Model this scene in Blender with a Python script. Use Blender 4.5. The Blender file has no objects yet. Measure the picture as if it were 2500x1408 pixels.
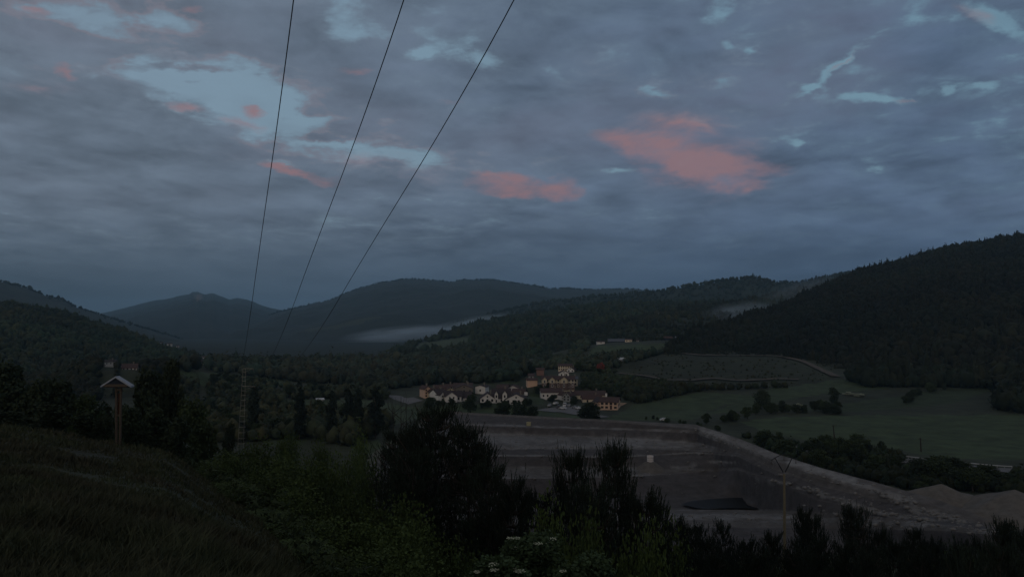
import bpy, math, random
import numpy as np
from mathutils import Vector, Matrix
R = math.radians
scene = bpy.context.scene
COL = scene.collection

# ------------------------------------------------------------------ camera
F = 1800.0                       # focal length in photo pixels (2500 wide)
TH = math.atan(96 / F)           # the camera tips up by 3 degrees
cam_d = bpy.data.cameras.new("camera")
cam = bpy.data.objects.new("camera", cam_d)
COL.objects.link(cam)
cam.location = (0, 0, 0)
cam.rotation_euler = (R(90) + TH, 0, 0)
cam_d.sensor_width = 36
cam_d.lens = 36 * F / 2500
cam_d.clip_start = 0.1
cam_d.clip_end = 60000
scene.camera = cam
scene.view_settings.view_transform = 'Standard'
scene.view_settings.look = 'None'
scene.view_settings.exposure = 0.0
scene.view_settings.gamma = 1.0
scene.cycles.max_bounces = 4
scene.cycles.diffuse_bounces = 2
scene.cycles.volume_bounces = 0
scene.cycles.transparent_max_bounces = 4
scene.cycles.use_denoising = True

# ------------------------------------------------------------------ world
SUN_EL, SUN_AZ = R(7), R(200)    # the last glow stands low behind the camera
world = bpy.data.worlds.new("World")
scene.world = world
world.use_nodes = True
world.cycles.sampling_method = 'MANUAL'
world.cycles.sample_map_resolution = 256
nt = world.node_tree
nt.nodes.clear()
NN = nt.nodes.new
LK = nt.links.new


def setin(sock, v):
    if hasattr(v, 'is_output') or isinstance(v, bpy.types.NodeSocket):
        LK(v, sock)
    elif v is not None:
        sock.default_value = v


def wmath(op, a, b=None, c=None, clamp=False):
    n = NN('ShaderNodeMath')
    n.operation = op
    n.use_clamp = clamp
    setin(n.inputs[0], a)
    setin(n.inputs[1], b)
    if c is not None:
        setin(n.inputs[2], c)
    return n.outputs[0]


def wstep(x, lo, hi):
    n = NN('ShaderNodeMapRange')
    n.interpolation_type = 'SMOOTHSTEP'
    setin(n.inputs[0], x)
    n.inputs[1].default_value = lo
    n.inputs[2].default_value = hi
    return n.outputs[0]


def wmix(f, a, b):
    n = NN('ShaderNodeMix')
    n.data_type = 'RGBA'
    setin(n.inputs[0], f)
    setin(n.inputs[6], a if not isinstance(a, tuple) else (*a, 1))
    setin(n.inputs[7], b if not isinstance(b, tuple) else (*b, 1))
    return n.outputs[2]


def wnoise(vec, scale, detail=4, rough=.55, dist=0.0):
    n = NN('ShaderNodeTexNoise')
    LK(vec, n.inputs['Vector'])
    n.inputs['Scale'].default_value = scale
    n.inputs['Detail'].default_value = detail
    n.inputs['Roughness'].default_value = rough
    n.inputs['Distortion'].default_value = dist
    return n


def wmap(vec, scale=(1, 1, 1), loc=(0, 0, 0), rot=0, typ='POINT'):
    n = NN('ShaderNodeMapping')
    n.vector_type = typ
    LK(vec, n.inputs[0])
    n.inputs[1].default_value = loc
    n.inputs[2].default_value = (0, 0, rot)
    n.inputs[3].default_value = scale
    return n.outputs[0]


tc = NN('ShaderNodeTexCoord')
sep = NN('ShaderNodeSeparateXYZ')
LK(tc.outputs['Generated'], sep.inputs[0])
dx, dy, dz = sep.outputs
# sky direction as azimuth and height over the valley's axis, in units of the tangent
ady = wmath('MAXIMUM', wmath('ABSOLUTE', dy), 0.05)
U = wmath('DIVIDE', dx, ady)
V = wmath('DIVIDE', dz, ady)
cmb = NN('ShaderNodeCombineXYZ')
LK(U, cmb.inputs[0])
LK(V, cmb.inputs[1])
UV = cmb.outputs[0]
# the cloud deck: a plane overhead, so the cloud patches shorten toward the horizon
dzs = wmath('ADD', wmath('MAXIMUM', dz, 0.0), 0.07)
cmb2 = NN('ShaderNodeCombineXYZ')
LK(wmath('DIVIDE', dx, dzs), cmb2.inputs[0])
LK(wmath('DIVIDE', dy, dzs), cmb2.inputs[1])
DK = cmb2.outputs[0]

# ragged edges: the direction is pushed about by noise before the cloud shapes are read
wn = wnoise(wmap(UV, (1, 2.0, 1)), 8.0, 7, .68)
wv = NN('ShaderNodeVectorMath')
wv.operation = 'SUBTRACT'
LK(wn.outputs['Color'], wv.inputs[0])
wv.inputs[1].default_value = (.5, .5, .5)
ws = NN('ShaderNodeVectorMath')
ws.operation = 'MULTIPLY'
LK(wv.outputs[0], ws.inputs[0])
ws.inputs[1].default_value = (.075, .045, 0)
wa = NN('ShaderNodeVectorMath')
wa.operation = 'ADD'
LK(ws.outputs[0], wa.inputs[0])
LK(UV, wa.inputs[1])
WUV = wa.outputs[0]


def patch(px, py, rx, ry, ang=0):
    """a soft round patch of sky, centre and radii in 1/1800ths of the tangent, tilted by ang"""
    u = (px - 1250) / F
    v = (800 - py) / F
    mp_ = wmap(WUV, (rx / F, ry / F, 1), (u, v, 0), R(ang), 'TEXTURE')
    n = NN('ShaderNodeTexGradient')
    n.gradient_type = 'SPHERICAL'
    LK(mp_, n.inputs[0])
    return n.outputs['Fac']


def patches(rows):
    tot = None
    for (px, py, rx, ry, a, w) in rows:
        t = wmath('MULTIPLY', patch(px, py, rx, ry, a), w)
        tot = t if tot is None else wmath('ADD', tot, t)
    return tot


dz2 = wmath('ADD', wmath('MAXIMUM', V, 0.0), 0.25)
cmb3 = NN('ShaderNodeCombineXYZ')
LK(wmath('DIVIDE', U, dz2), cmb3.inputs[0])
LK(wmath('DIVIDE', 1.0, dz2), cmb3.inputs[1])
D2 = cmb3.outputs[0]
big = wnoise(wmap(D2, (1, 1, 1), (3.1, 1.7, 0)), 1.5, 4, .5).outputs[0]
fine = wnoise(wmap(D2, (1, 1.15, 1), (7.7, 4.2, 0)), 4.6, 9, .62, .25).outputs[0]
fine2 = wnoise(wmap(D2, (1, 1.15, 1), (7.7, 4.225, 0)), 4.6, 5, .62, .25).outputs[0]
streak = wnoise(wmap(UV, (1.0, 8.0, 1), (2.2, .4, 0)), 1.8, 6, .5).outputs[0]
mid = wnoise(wmap(D2, (1.0, 1.5, 1), (5.1, 2.4, 0), .2), 9.0, 7, .62, .4).outputs[0]
soft = wnoise(wmap(D2, (1, 1.3, 1), (1.7, 9.2, 0)), 5.0, 4, .45, .3).outputs[0]
band = wstep(V, .03, .2)          # structure fades into smooth stratus low over the hills

GAPS = [
    (560, 130, 200, 60, -35, .6), (745, 300, 150, 34, 0, .6), (960, 372, 170, 26, -8, .8), (650, 392, 120, 14, -4, .6), (820, 70, 90, 60, -45, .6),
    (1010, 125, 90, 16, 20, .6), (400, 25, 130, 60, -30, .6), (350, 240, 90, 26, -20, .6), (830, 340, 110, 12, 0, .6), (930, 290, 80, 14, 10, .5), (1180, 130, 60, 30, 0, .5),
    (500, 200, 360, 125, -16, 1.15), (270, 35, 330, 50, -6, .8), (620, 260, 220, 80, -22, .6),
    (760, 350, 300, 50, -10, .6), (1140, 112, 140, 40, -14, .65), (880, 60, 130, 60, -30, .55),
    (930, 330, 190, 46, -8, .55), (1010, 365, 110, 26, -12, .4), (920, 475, 80, 22, 4, .75), (800, 400, 200, 40, -5, .4),
    (2045, 158, 170, 17, 37, 1.1), (1975, 205, 66, 16, -5, .9), (2150, 235, 110, 17, -6, 1.1),
    (2250, 50, 150, 26, 12, .6), (2450, 25, 120, 34, -28, 1.1),
    (2335, 217, 30, 14, 10, .9), (2430, 200, 50, 12, 12, .8), (1600, 220, 66, 18, 0, .8),
    (1390, 195, 90, 44, -20, .55), (1770, 10, 66, 40, 40, .7), (1855, 108, 24, 16, 0, .6),
    (1790, 90, 24, 18, 0, .55), (1958, 350, 34, 14, 14, .8), (2140, 398, 50, 22, -30, .7), (1525, 409, 60, 12, 2, .9),
    (1215, 262, 70, 14, 0, .5), (60, 100, 90, 22, -8, .5), (240, 150, 140, 40, 0, .55), (2180, 380, 50, 12, 20, .4),
]
CLOUDS = [
    (930, 245, 60, 18, 0, .7), (790, 330, 90, 10, 0, .8), (680, 385, 120, 9, -4, .6), (1080, 160, 120, 30, 0, .5), (980, 95, 70, 24, 0, .5), (330, 60, 120, 30, -10, .5), (700, 175, 40, 24, 0, .4),
    (600, 62, 240, 110, -10, 1.25), (200, 105, 300, 64, -5, .9), (120, 280, 330, 110, 4, .9), (880, 180, 190, 110, 0, .95),
    (430, 158, 170, 12, 0, .75), (480, 189, 90, 9, 0, .8), (820, 305, 130, 26, 4, .9),
    (745, 266, 60, 22, 0, .8), (700, 440, 500, 100, 0, .5), (1450, 300, 400, 200, 0, .45), (1900, 500, 900, 220, 0, .4), (1500, 80, 300, 120, 0, .3), (2250, 140, 160, 60, 0, .5), (350, 430, 600, 160, 0, .7), (1060, 330, 160, 80, 0, .5),
]
gsum = patches(GAPS)
csum = patches(CLOUDS)
mm = wmath('SUBTRACT', gsum, csum)
mm = wmath('ADD', mm, wmath('MULTIPLY', wmath('SUBTRACT', fine, .5), 2.3))
mm = wmath('ADD', mm, wmath('MULTIPLY', wmath('SUBTRACT', mid, .5), 1.6))
gap = wmath('MULTIPLY', wstep(mm, .06, .82), wstep(V, .10, .17))
gap = wmath('MULTIPLY', gap, wmath('ADD', .52, wmath('MULTIPLY', soft, .95)), clamp=True)
thin = wmath('MULTIPLY', wstep(mm, -.45, .35), band)
edge = wmath('MULTIPLY', wstep(mm, -.02, .22), wmath('SUBTRACT', 1.0, wstep(mm, .25, .48)))

PINKS = [
    (1700, 350, 240, 120, -14, .62), (1745, 400, 170, 66, -14, 1.0), (1570, 352, 150, 42, -14, .95), (1850, 398, 120, 30, -6, .8),
    (1760, 450, 110, 60, 0, .6), (1640, 420, 90, 60, 0, .45), (1230, 445, 120, 34, -6, 1.5), (1290, 462, 90, 24, 0, .7),
    (1370, 460, 58, 34, 0, 1.5), (142, 160, 42, 20, -25, 1.1), (440, 264, 70, 14, -6, 1.1),
    (610, 270, 36, 18, 0, 1.1), (575, 292, 90, 16, -12, .9), (700, 411, 90, 12, -10, 1.0), (860, 163, 70, 14, 0, .7),
    (60, 15, 60, 16, -10, .8), (450, 8, 40, 12, 0, .8), (80, 205, 200, 40, 0, .30), (1100, 246, 50, 12, 0, .4),
    (800, 432, 60, 14, 0, .6), (900, 375, 130, 34, 0, .4), (2400, 15, 90, 30, -20, .45), (1000, 430, 300, 80, 0, .2),
    (1360, 345, 180, 40, 0, .18), (2220, 242, 40, 8, 0, .6), (2080, 135, 90, 9, 37, .5), (600, 350, 300, 80, 0, .16),
]
psum = patches(PINKS)
pn = wmath('ADD', wmath('MULTIPLY', wmath('SUBTRACT', fine, .5), 1.3), wmath('MULTIPLY', wmath('SUBTRACT', mid, .5), 1.0))
pink = wmath('MULTIPLY', wstep(wmath('ADD', psum, pn), -.05, 1.15), wstep(psum, .02, .35))
pink = wmath('MULTIPLY', pink, wmath('ADD', .62, wmath('MULTIPLY', wmath('SUBTRACT', fine, .44), 3.6)), clamp=True)

# colours of the cloud deck: greyer on the left, bluer and darker on the right and low down
lr = wstep(U, -.65, .7)
hi = wstep(V, .03, .21)
c_low = wmix(lr, (.058, .085, .120), (.045, .077, .138))
c_high = wmix(lr, (.130, .168, .220), (.094, .141, .222))
cloud = wmix(hi, c_low, c_high)
shade = wmath('ADD', 1.0, wmath('MULTIPLY', wmath('MULTIPLY', wmath('SUBTRACT', soft, .5), 1.1), band))
shade = wmath('ADD', shade, wmath('MULTIPLY', wmath('SUBTRACT', fine, .5), wmath('MULTIPLY', band, .35)))
shade = wmath('ADD', shade, wmath('MULTIPLY', wmath('SUBTRACT', mid, .5), wmath('MULTIPLY', band, .10)))
shade = wmath('ADD', shade, wmath('MULTIPLY', wmath('SUBTRACT', fine, fine2), wmath('MULTIPLY', band, .45)))
shade = wmath('ADD', shade, wmath('MULTIPLY', wmath('SUBTRACT', big, .5), .6))
low = wmath('SUBTRACT', 1.0, wstep(V, .02, .26))
shade = wmath('ADD', shade, wmath('MULTIPLY', wmath('MULTIPLY', wmath('SUBTRACT', streak, .5), .9), low))
sh = NN('ShaderNodeVectorMath')
sh.operation = 'SCALE'
LK(cloud, sh.inputs[0])
LK(shade, sh.inputs['Scale'])
cloud = sh.outputs[0]
warm = wmath('MULTIPLY', wstep(big, .40, .70), wmath('MULTIPLY', .32, wstep(V, .1, .3)))
cloud = wmix(warm, cloud, (.132, .128, .170))
# clear sky behind the clouds: the physical sky at a low sun, lifted to the exposure
sky = NN('ShaderNodeTexSky')
sky.sky_type = 'NISHITA'
sky.sun_disc = False
sky.sun_elevation = R(3)
sky.sun_rotation = SUN_AZ
skm = NN('ShaderNodeVectorMath')
skm.operation = 'SCALE'
LK(sky.outputs[0], skm.inputs[0])
skm.inputs['Scale'].default_value = 0.10
clear = wmix(.86, skm.outputs[0], wmix(lr, (.225, .325, .425), (.170, .300, .400)))
cloud = wmix(wmath('MULTIPLY', thin, .45), cloud, wmix(lr, (.160, .205, .262), (.110, .170, .240)))
col = wmix(gap, cloud, clear)
rose = wmath('MULTIPLY', wmath('MULTIPLY', edge, wstep(big, .46, .58)), wmath('MULTIPLY', wstep(V, .18, .26), wmath('SUBTRACT', 1.0, lr)))
col = wmix(wmath('MULTIPLY', rose, .28), col, (.255, .185, .205))
col = wmix(wmath('MULTIPLY', pink, .85), col, (.285, .172, .188))
# the bright part of the evening sky lies behind the camera
back = wstep(wmath('MULTIPLY', dy, -1), .1, .9)
col = wmix(wmath('MULTIPLY', back, .7), col, (.30, .255, .215))
# overhead the deck is a plain neutral grey
col = wmix(wmath('MULTIPLY', wstep(dz, .48, .75), .8), col, (.185, .175, .170))
bgn = NN('ShaderNodeBackground')
LK(col, bgn.inputs[0])
bgn.inputs[1].default_value = 1.0
wout = NN('ShaderNodeOutputWorld')
LK(bgn.outputs[0], wout.inputs[0])

sun_d = bpy.data.lights.new("sun", 'SUN')
sun_d.energy = 0.37
sun_d.angle = R(25)
sun_d.color = (1.0, .84, .70)
sun = bpy.data.objects.new("sun", sun_d)
COL.objects.link(sun)
sdir = Vector((math.sin(SUN_AZ) * math.cos(SUN_EL), math.cos(SUN_AZ) * math.cos(SUN_EL), math.sin(SUN_EL)))
sun.rotation_euler = sdir.to_track_quat('Z', 'Y').to_euler()


# ------------------------------------------------------------------ helpers
def sl(py):
    """tangent of the elevation of a photo row"""
    return np.tan(np.arctan((704 - np.asarray(py, float)) / F) + TH)


def P(px, py, Y):
    s = sl(py)
    z = s * Y
    dep = Y * math.cos(TH) + z * math.sin(TH)
    return Vector(((px - 1250) / F * dep, Y, float(z)))


def PX(px, s, Y):
    return (px - 1250) / F * (Y * math.cos(TH) + s * Y * math.sin(TH))


def tag(o, label=None, cat=None, group=None, kind=None):
    if label: o['label'] = label
    if cat: o['category'] = cat
    if group: o['group'] = group
    if kind: o['kind'] = kind
    return o


def thing(name, label, cat, loc=(0, 0, 0), rz=0, group=None):
    o = bpy.data.objects.new(name, None)
    COL.objects.link(o)
    o.location = loc
    o.rotation_euler = (0, 0, rz)
    o.empty_display_size = .2
    return tag(o, label, cat, group)


def mesh_np(name, verts, faces, mat=None, colors=None, smooth=False, mats=None, midx=None):
    """verts (n,3), faces: (m,k) array of equal sized faces, or list of lists"""
    me = bpy.data.meshes.new(name)
    verts = np.asarray(verts, np.float32)
    if isinstance(faces, np.ndarray):
        m, k = faces.shape
        me.vertices.add(len(verts))
        me.vertices.foreach_set('co', verts.ravel())
        me.loops.add(m * k)
        me.loops.foreach_set('vertex_index', faces.astype(np.int32).ravel())
        me.polygons.add(m)
        me.polygons.foreach_set('loop_start', np.arange(0, m * k, k, dtype=np.int32))
        me.update(calc_edges=True)
    else:
        me.from_pydata([tuple(v) for v in verts], [], faces)
    if colors is not None:
        a = me.color_attributes.new('cover', 'FLOAT_COLOR', 'POINT')
        c = np.ones((len(verts), 4), np.float32)
        c[:, :3] = colors
        a.data.foreach_set('color', c.ravel())
    if smooth:
        me.polygons.foreach_set('use_smooth', np.ones(len(me.polygons), bool))
    for mm_ in (mats or ([mat] if mat else [])):
        me.materials.append(mm_)
    if midx is not None:
        me.polygons.foreach_set('material_index', np.asarray(midx, np.int32))
    me.update()
    return me


def link(name, me, parent=None, loc=None):
    o = bpy.data.objects.new(name, me)
    COL.objects.link(o)
    if parent is not None:
        o.parent = parent
    if loc is not None:
        o.location = loc
    return o


class MB:
    """collects boxes, bars and tubes for ONE mesh"""
    def __init__(s):
        s.v, s.f = [], []

    def add(s, vs, fs):
        b = len(s.v)
        s.v += [tuple(v) for v in vs]
        s.f += [[i + b for i in f] for f in fs]

    def box(s, c, d, rz=0, rx=0):
        M = Matrix.Translation(Vector(c)) @ Matrix.Rotation(rz, 4, 'Z') @ Matrix.Rotation(rx, 4, 'X')
        vs = [M @ Vector((x * d[0] / 2, y * d[1] / 2, z * d[2] / 2)) for z in (-1, 1) for y in (-1, 1) for x in (-1, 1)]
        s.add(vs, [[0, 2, 3, 1], [4, 5, 7, 6], [0, 1, 5, 4], [2, 6, 7, 3], [0, 4, 6, 2], [1, 3, 7, 5]])

    def tube(s, pts, rad, n=6, cap=True):
        pts = [Vector(p) for p in pts]
        if not isinstance(rad, (list, tuple)):
            rad = [rad] * len(pts)
        b = len(s.v)
        for i, p in enumerate(pts):
            t = (pts[min(i + 1, len(pts) - 1)] - pts[max(i - 1, 0)])
            t = t.normalized() if t.length > 1e-9 else Vector((0, 0, 1))
            a = t.cross(Vector((0, 0, 1)) if abs(t.z) < .95 else Vector((1, 0, 0))).normalized()
            c = t.cross(a)
            for k in range(n):
                w = 2 * math.pi * k / n
                s.v.append(tuple(p + (a * math.cos(w) + c * math.sin(w)) * rad[i]))
        for i in range(len(pts) - 1):
            for k in range(n):
                s.f.append([b + i * n + k, b + i * n + (k + 1) % n, b + (i + 1) * n + (k + 1) % n, b + (i + 1) * n + k])
        if cap:
            s.f.append([b + k for k in range(n)][::-1])
            s.f.append([b + (len(pts) - 1) * n + k for k in range(n)])

    def mesh(s, name, m, smooth=False):
        return mesh_np(name, s.v, s.f, m, smooth=smooth)

    def build(s, name, m, parent=None, smooth=False):
        return link(name, s.mesh(name, m, smooth), parent)


def vnoise(x, y, seed=0):
    x = np.asarray(x, float)
    y = np.asarray(y, float)
    xi = np.floor(x).astype(np.int64)
    yi = np.floor(y).astype(np.int64)
    fx, fy = x - xi, y - yi
    fx = fx * fx * (3 - 2 * fx)
    fy = fy * fy * (3 - 2 * fy)

    def h(a, b):
        n = (a * 374761393 + b * 668265263 + seed * 144665) & 0x7fffffff
        n = ((n ^ (n >> 13)) * 1274126177) & 0x7fffffff
        return ((n ^ (n >> 16)) & 0xffff) / 65535.0
    return (h(xi, yi) * (1 - fx) + h(xi + 1, yi) * fx) * (1 - fy) + (h(xi, yi + 1) * (1 - fx) + h(xi + 1, yi + 1) * fx) * fy


def fbm(x, y, seed=0, oct=4):
    t, a, s = 0, 1, 0
    for o in range(oct):
        t = t + a * vnoise(x * 2 ** o, y * 2 ** o, seed + o * 17)
        s += a
        a *= .5
    return t / s - .5


def ico(sub):
    import bmesh
    b = bmesh.new()
    bmesh.ops.create_icosphere(b, subdivisions=sub, radius=1)
    v = np.array([x.co[:] for x in b.verts])
    f = np.array([[x.index for x in p.verts] for p in b.faces])
    b.free()
    return v, f


I1v, I1f = ico(1)
I2v, I2f = ico(2)
rng = np.random.default_rng(7)
I0v, I0f = I1v, I1f


# ------------------------------------------------------------------ materials
def mat(name, base, rough=.9, var=.25, scale=.5, attr=False, alt=None, bump=0.0, rnd=0.0, spec=.2, alt_amt=.5, metal=0.0, coords='Object'):
    m = bpy.data.materials.new(name)
    m.use_nodes = True
    t = m.node_tree
    b = t.nodes['Principled BSDF']
    b.inputs['Roughness'].default_value = rough
    b.inputs['Specular IOR Level'].default_value = spec
    b.inputs['Metallic'].default_value = metal
    c = t.nodes.new('ShaderNodeTexCoord')
    n = t.nodes.new('ShaderNodeTexNoise')
    n.inputs['Scale'].default_value = scale
    n.inputs['Detail'].default_value = 6
    n.inputs['Roughness'].default_value = .65
    t.links.new(c.outputs[coords], n.inputs['Vector'])
    if attr:
        a = t.nodes.new('ShaderNodeVertexColor')
        a.layer_name = 'cover'
        src = a.outputs[0]
    else:
        a = t.nodes.new('ShaderNodeRGB')
        a.outputs[0].default_value = (*base, 1)
        src = a.outputs[0]
    if alt:
        n2 = t.nodes.new('ShaderNodeTexNoise')
        n2.inputs['Scale'].default_value = scale * .23
        n2.inputs['Detail'].default_value = 5
        t.links.new(c.outputs[coords], n2.inputs['Vector'])
        mr = t.nodes.new('ShaderNodeMapRange')
        mr.inputs[1].default_value = .42
        mr.inputs[2].default_value = .62
        mr.inputs[4].default_value = alt_amt
        t.links.new(n2.outputs[0], mr.inputs[0])
        mx = t.nodes.new('ShaderNodeMix')
        mx.data_type = 'RGBA'
        t.links.new(mr.outputs[0], mx.inputs[0])
        t.links.new(src, mx.inputs[6])
        mx.inputs[7].default_value = (*alt, 1)
        src = mx.outputs[2]
    mr = t.nodes.new('ShaderNodeMapRange')
    mr.inputs[1].default_value = .25
    mr.inputs[2].default_value = .75
    mr.inputs[3].default_value = 1 - var
    mr.inputs[4].default_value = 1 + var
    t.links.new(n.outputs[0], mr.inputs[0])
    fac = mr.outputs[0]
    if rnd:
        oi = t.nodes.new('ShaderNodeObjectInfo')
        m2 = t.nodes.new('ShaderNodeMapRange')
        m2.inputs[3].default_value = 1 - rnd
        m2.inputs[4].default_value = 1 + rnd
        t.links.new(oi.outputs['Random'], m2.inputs[0])
        mu = t.nodes.new('ShaderNodeMath')
        mu.operation = 'MULTIPLY'
        t.links.new(fac, mu.inputs[0])
        t.links.new(m2.outputs[0], mu.inputs[1])
        fac = mu.outputs[0]
    vm = t.nodes.new('ShaderNodeVectorMath')
    vm.operation = 'SCALE'
    t.links.new(src, vm.inputs[0])
    t.links.new(fac, vm.inputs['Scale'])
    t.links.new(vm.outputs[0], b.inputs['Base Color'])
    if bump:
        bp = t.nodes.new('ShaderNodeBump')
        bp.inputs['Strength'].default_value = 1
        bp.inputs['Distance'].default_value = bump
        t.links.new(n.outputs[0], bp.inputs['Height'])
        t.links.new(bp.outputs[0], b.inputs['Normal'])
    return m


M = {}
M['ground'] = mat('ground_cover', (0, 0, 0), var=.45, scale=.12, attr=True, bump=.6)
M['hill'] = mat('hill_cover', (0, 0, 0), var=.4, scale=.02, attr=True, bump=4)
M['far'] = mat('far_mountain_cover', (0, 0, 0), var=.3, scale=.006, attr=True, bump=8)
M['fill'] = mat('landfill_earth', (0, 0, 0), var=.34, scale=.55, attr=True, bump=.35)
M['wood_far'] = mat('woodland_leaves', (0, 0, 0), var=.45, scale=.35, attr=True)
M['leaf'] = mat('leaves', (.036, .052, .022), var=.45, scale=1.2, rnd=.35)
M['leaf_dark'] = mat('dark_leaves', (.028, .040, .022), var=.4, scale=1.2, rnd=.3)
M['leaf_near'] = mat('bush_leaves', (.058, .085, .026), var=.5, scale=2.5, rnd=.25)
M['leaf_elder'] = mat('elder_leaves', (.050, .078, .036), var=.45, scale=3, rnd=.2)
M['needle'] = mat('pine_needles', (.020, .030, .020), var=.4, scale=2, rnd=.25)
M['poplar'] = mat('poplar_leaves', (.022, .032, .022), var=.35, scale=1, rnd=.2)
M['blossom'] = mat('white_blossom', (.34, .37, .28), var=.3, scale=2)
M['elder_flower'] = mat('elder_flower', (.50, .52, .38), var=.2, scale=6)
M['red_leaf'] = mat('copper_leaves', (.24, .055, .040), var=.4, scale=1)
M['bark'] = mat('bark', (.050, .042, .035), var=.4, scale=5)
M['grass'] = mat('grass_blades', (.060, .070, .036), var=.4, scale=1.5, alt=(.066, .055, .038), alt_amt=.6)
M['scrub'] = mat('scrub_leaves', (.036, .050, .022), var=.5, scale=.8)
M['water'] = mat('pond_water', (.010, .010, .011), rough=.5, var=.1, scale=.3, spec=.08)
M['road'] = mat('asphalt', (.14, .14, .145), var=.2, scale=.6)
M['track'] = mat('dirt_track', (.090, .076, .060), var=.35, scale=.3)
M['white'] = mat('white_render', (.62, .60, .57), var=.12, scale=.7)
M['cream'] = mat('cream_render', (.58, .50, .38), var=.12, scale=.7)
M['yellow'] = mat('yellow_render', (.47, .41, .29), var=.14, scale=.7)
M['salmon'] = mat('salmon_render', (.58, .40, .29), var=.12, scale=.7)
M['redwall'] = mat('rust_render', (.20, .12, .10), var=.15, scale=.7)
M['grey'] = mat('grey_render', (.26, .27, .27), var=.15, scale=.7)
M['stone'] = mat('stone_wall', (.17, .15, .125), var=.4, scale=3)
M['brick'] = mat('brown_brick', (.115, .082, .072), var=.25, scale=4)
M['tile'] = mat('roof_tiles', (.066, .044, .042), var=.3, scale=2)
M['tile_red'] = mat('red_roof_tiles', (.070, .043, .039), var=.3, scale=2)
M['tile_dark'] = mat('dark_roof_tiles', (.048, .038, .042), var=.3, scale=2)
M['slate'] = mat('slate_roof', (.085, .095, .115), var=.25, scale=2)
M['pane'] = mat('window_glass', (.020, .020, .022), rough=.25, var=.2, scale=1, spec=.4)
M['shutter'] = mat('brown_woodwork', (.060, .030, .022), var=.25, scale=3)
M['frame'] = mat('white_woodwork', (.55, .54, .52), var=.1, scale=3)
M['timber'] = mat('weathered_timber', (.085, .068, .052), var=.3, scale=8)
M['zinc'] = mat('pale_roofing_felt', (.30, .33, .38), var=.15, scale=4)
M['soffit'] = mat('dark_boards', (.022, .030, .045), var=.2, scale=4)
M['galv'] = mat('galvanised_steel', (.24, .225, .19), rough=.6, var=.2, scale=6)
M['steel'] = mat('dark_steel', (.020, .020, .024), rough=.6, var=.2, scale=6)
M['conc'] = mat('pole_concrete', (.17, .145, .095), var=.2, scale=4)
M['cable'] = mat('cable', (.010, .011, .014), rough=.6, var=.1, scale=1)
M['ringw'] = mat('white_concrete', (.60, .56, .54), var=.1, scale=1)
M['ringy'] = mat('yellowish_concrete', (.36, .33, .19), var=.12, scale=1)
M['rock'] = mat('broken_rock', (.17, .165, .16), var=.3, scale=1.5)
M['mound'] = mat('loose_earth', (.120, .110, .100), var=.3, scale=.8, bump=.15)
M['pole_wood'] = mat('pole_wood', (.035, .028, .024), var=.2, scale=4)
M['carw'] = mat('white_car_paint', (.50, .51, .52), rough=.35, var=.03, scale=1, spec=.5)
M['cars'] = mat('silver_car_paint', (.22, .23, .25), rough=.35, var=.03, scale=1, spec=.5)
M['card'] = mat('dark_car_paint', (.045, .047, .055), rough=.35, var=.03, scale=1, spec=.5)
M['tyre'] = mat('tyre_rubber', (.02, .02, .02), var=.1, scale=1)
M['rail'] = mat('guard_rail_steel', (.34, .35, .36), rough=.5, var=.1, scale=1)
M['orange'] = mat('orange_paint', (.36, .13, .06), rough=.5, var=.15, scale=3)
M['insul'] = mat('insulator', (.06, .045, .04), rough=.4, var=.1, scale=3)
M['green_farm'] = mat('pale_sheet_roof', (.46, .48, .50), rough=.6, var=.15, scale=.7)

# ------------------------------------------------------------------ the ground
TPX = np.array([-1200, 0, 400, 600, 900, 1250, 1500, 1900, 2300, 3700], float)
TY = np.array([1, 5, 15, 25, 40, 60, 85, 112, 160, 220, 300, 400, 500, 600, 700, 850, 1100, 2000, 16000], float)
TZ = np.array([
    [-1.2, -1.6, -1.6, -1.6, -1.6, -1.6, -1.6, -1.6, -1.6, -1.8],
    [-1.0, -1.7, -1.75, -1.8, -2.2, -2.6, -3, -3.2, -3.4, -4],
    [-1.0, -3.0, -3.6, -4.2, -6.0, -7.5, -8.5, -9, -9.5, -11],
    [-1.5, -4.1, -5.0, -6.5, -9.5, -12, -14, -15, -15.5, -17],
    [-3, -5.2, -6.6, -9.5, -14, -17.5, -20, -21.5, -22, -23],
    [-5, -8.5, -10.5, -13.5, -20, -23.5, -25.5, -27, -27.5, -28],
    [-9, -14, -15.5, -17, -25, -29, -30.5, -31, -31, -31],
    [-14, -19, -19.5, -20, -31, -34, -36, -36, -34, -33],
    [-24, -29, -31, -32, -40, -42, -44, -44, -40, -36],
    [-33, -40, -43, -44, -45, -45.5, -46, -46, -44, -40],
    [-34, -42, -45, -45, -45, -45, -45, -45, -44, -41],
    [-32, -42, -45, -45, -45, -45, -44.5, -43.5, -42.5, -38],
    [-28, -42, -45, -45, -45, -44, -38, -38.5, -39, -30],
    [-22, -40, -45, -45, -45, -43, -33, -31, -33, -20],
    [-20, -40, -45, -45, -45, -42, -28, -24, -25, -5],
    [-15, -40, -44, -45, -45, -42, -22.5, -18, -18, 0],
    [-10, -38, -44, -45, -45, -44, -25, -15, -10, 0],
    [-20, -45, -46, -47, -47, -47, -45, -40, -30, -20],
    [-60, -60, -60, -60, -60, -60, -60, -60, -60, -60]], float)
TL = np.log(TY)


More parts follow.
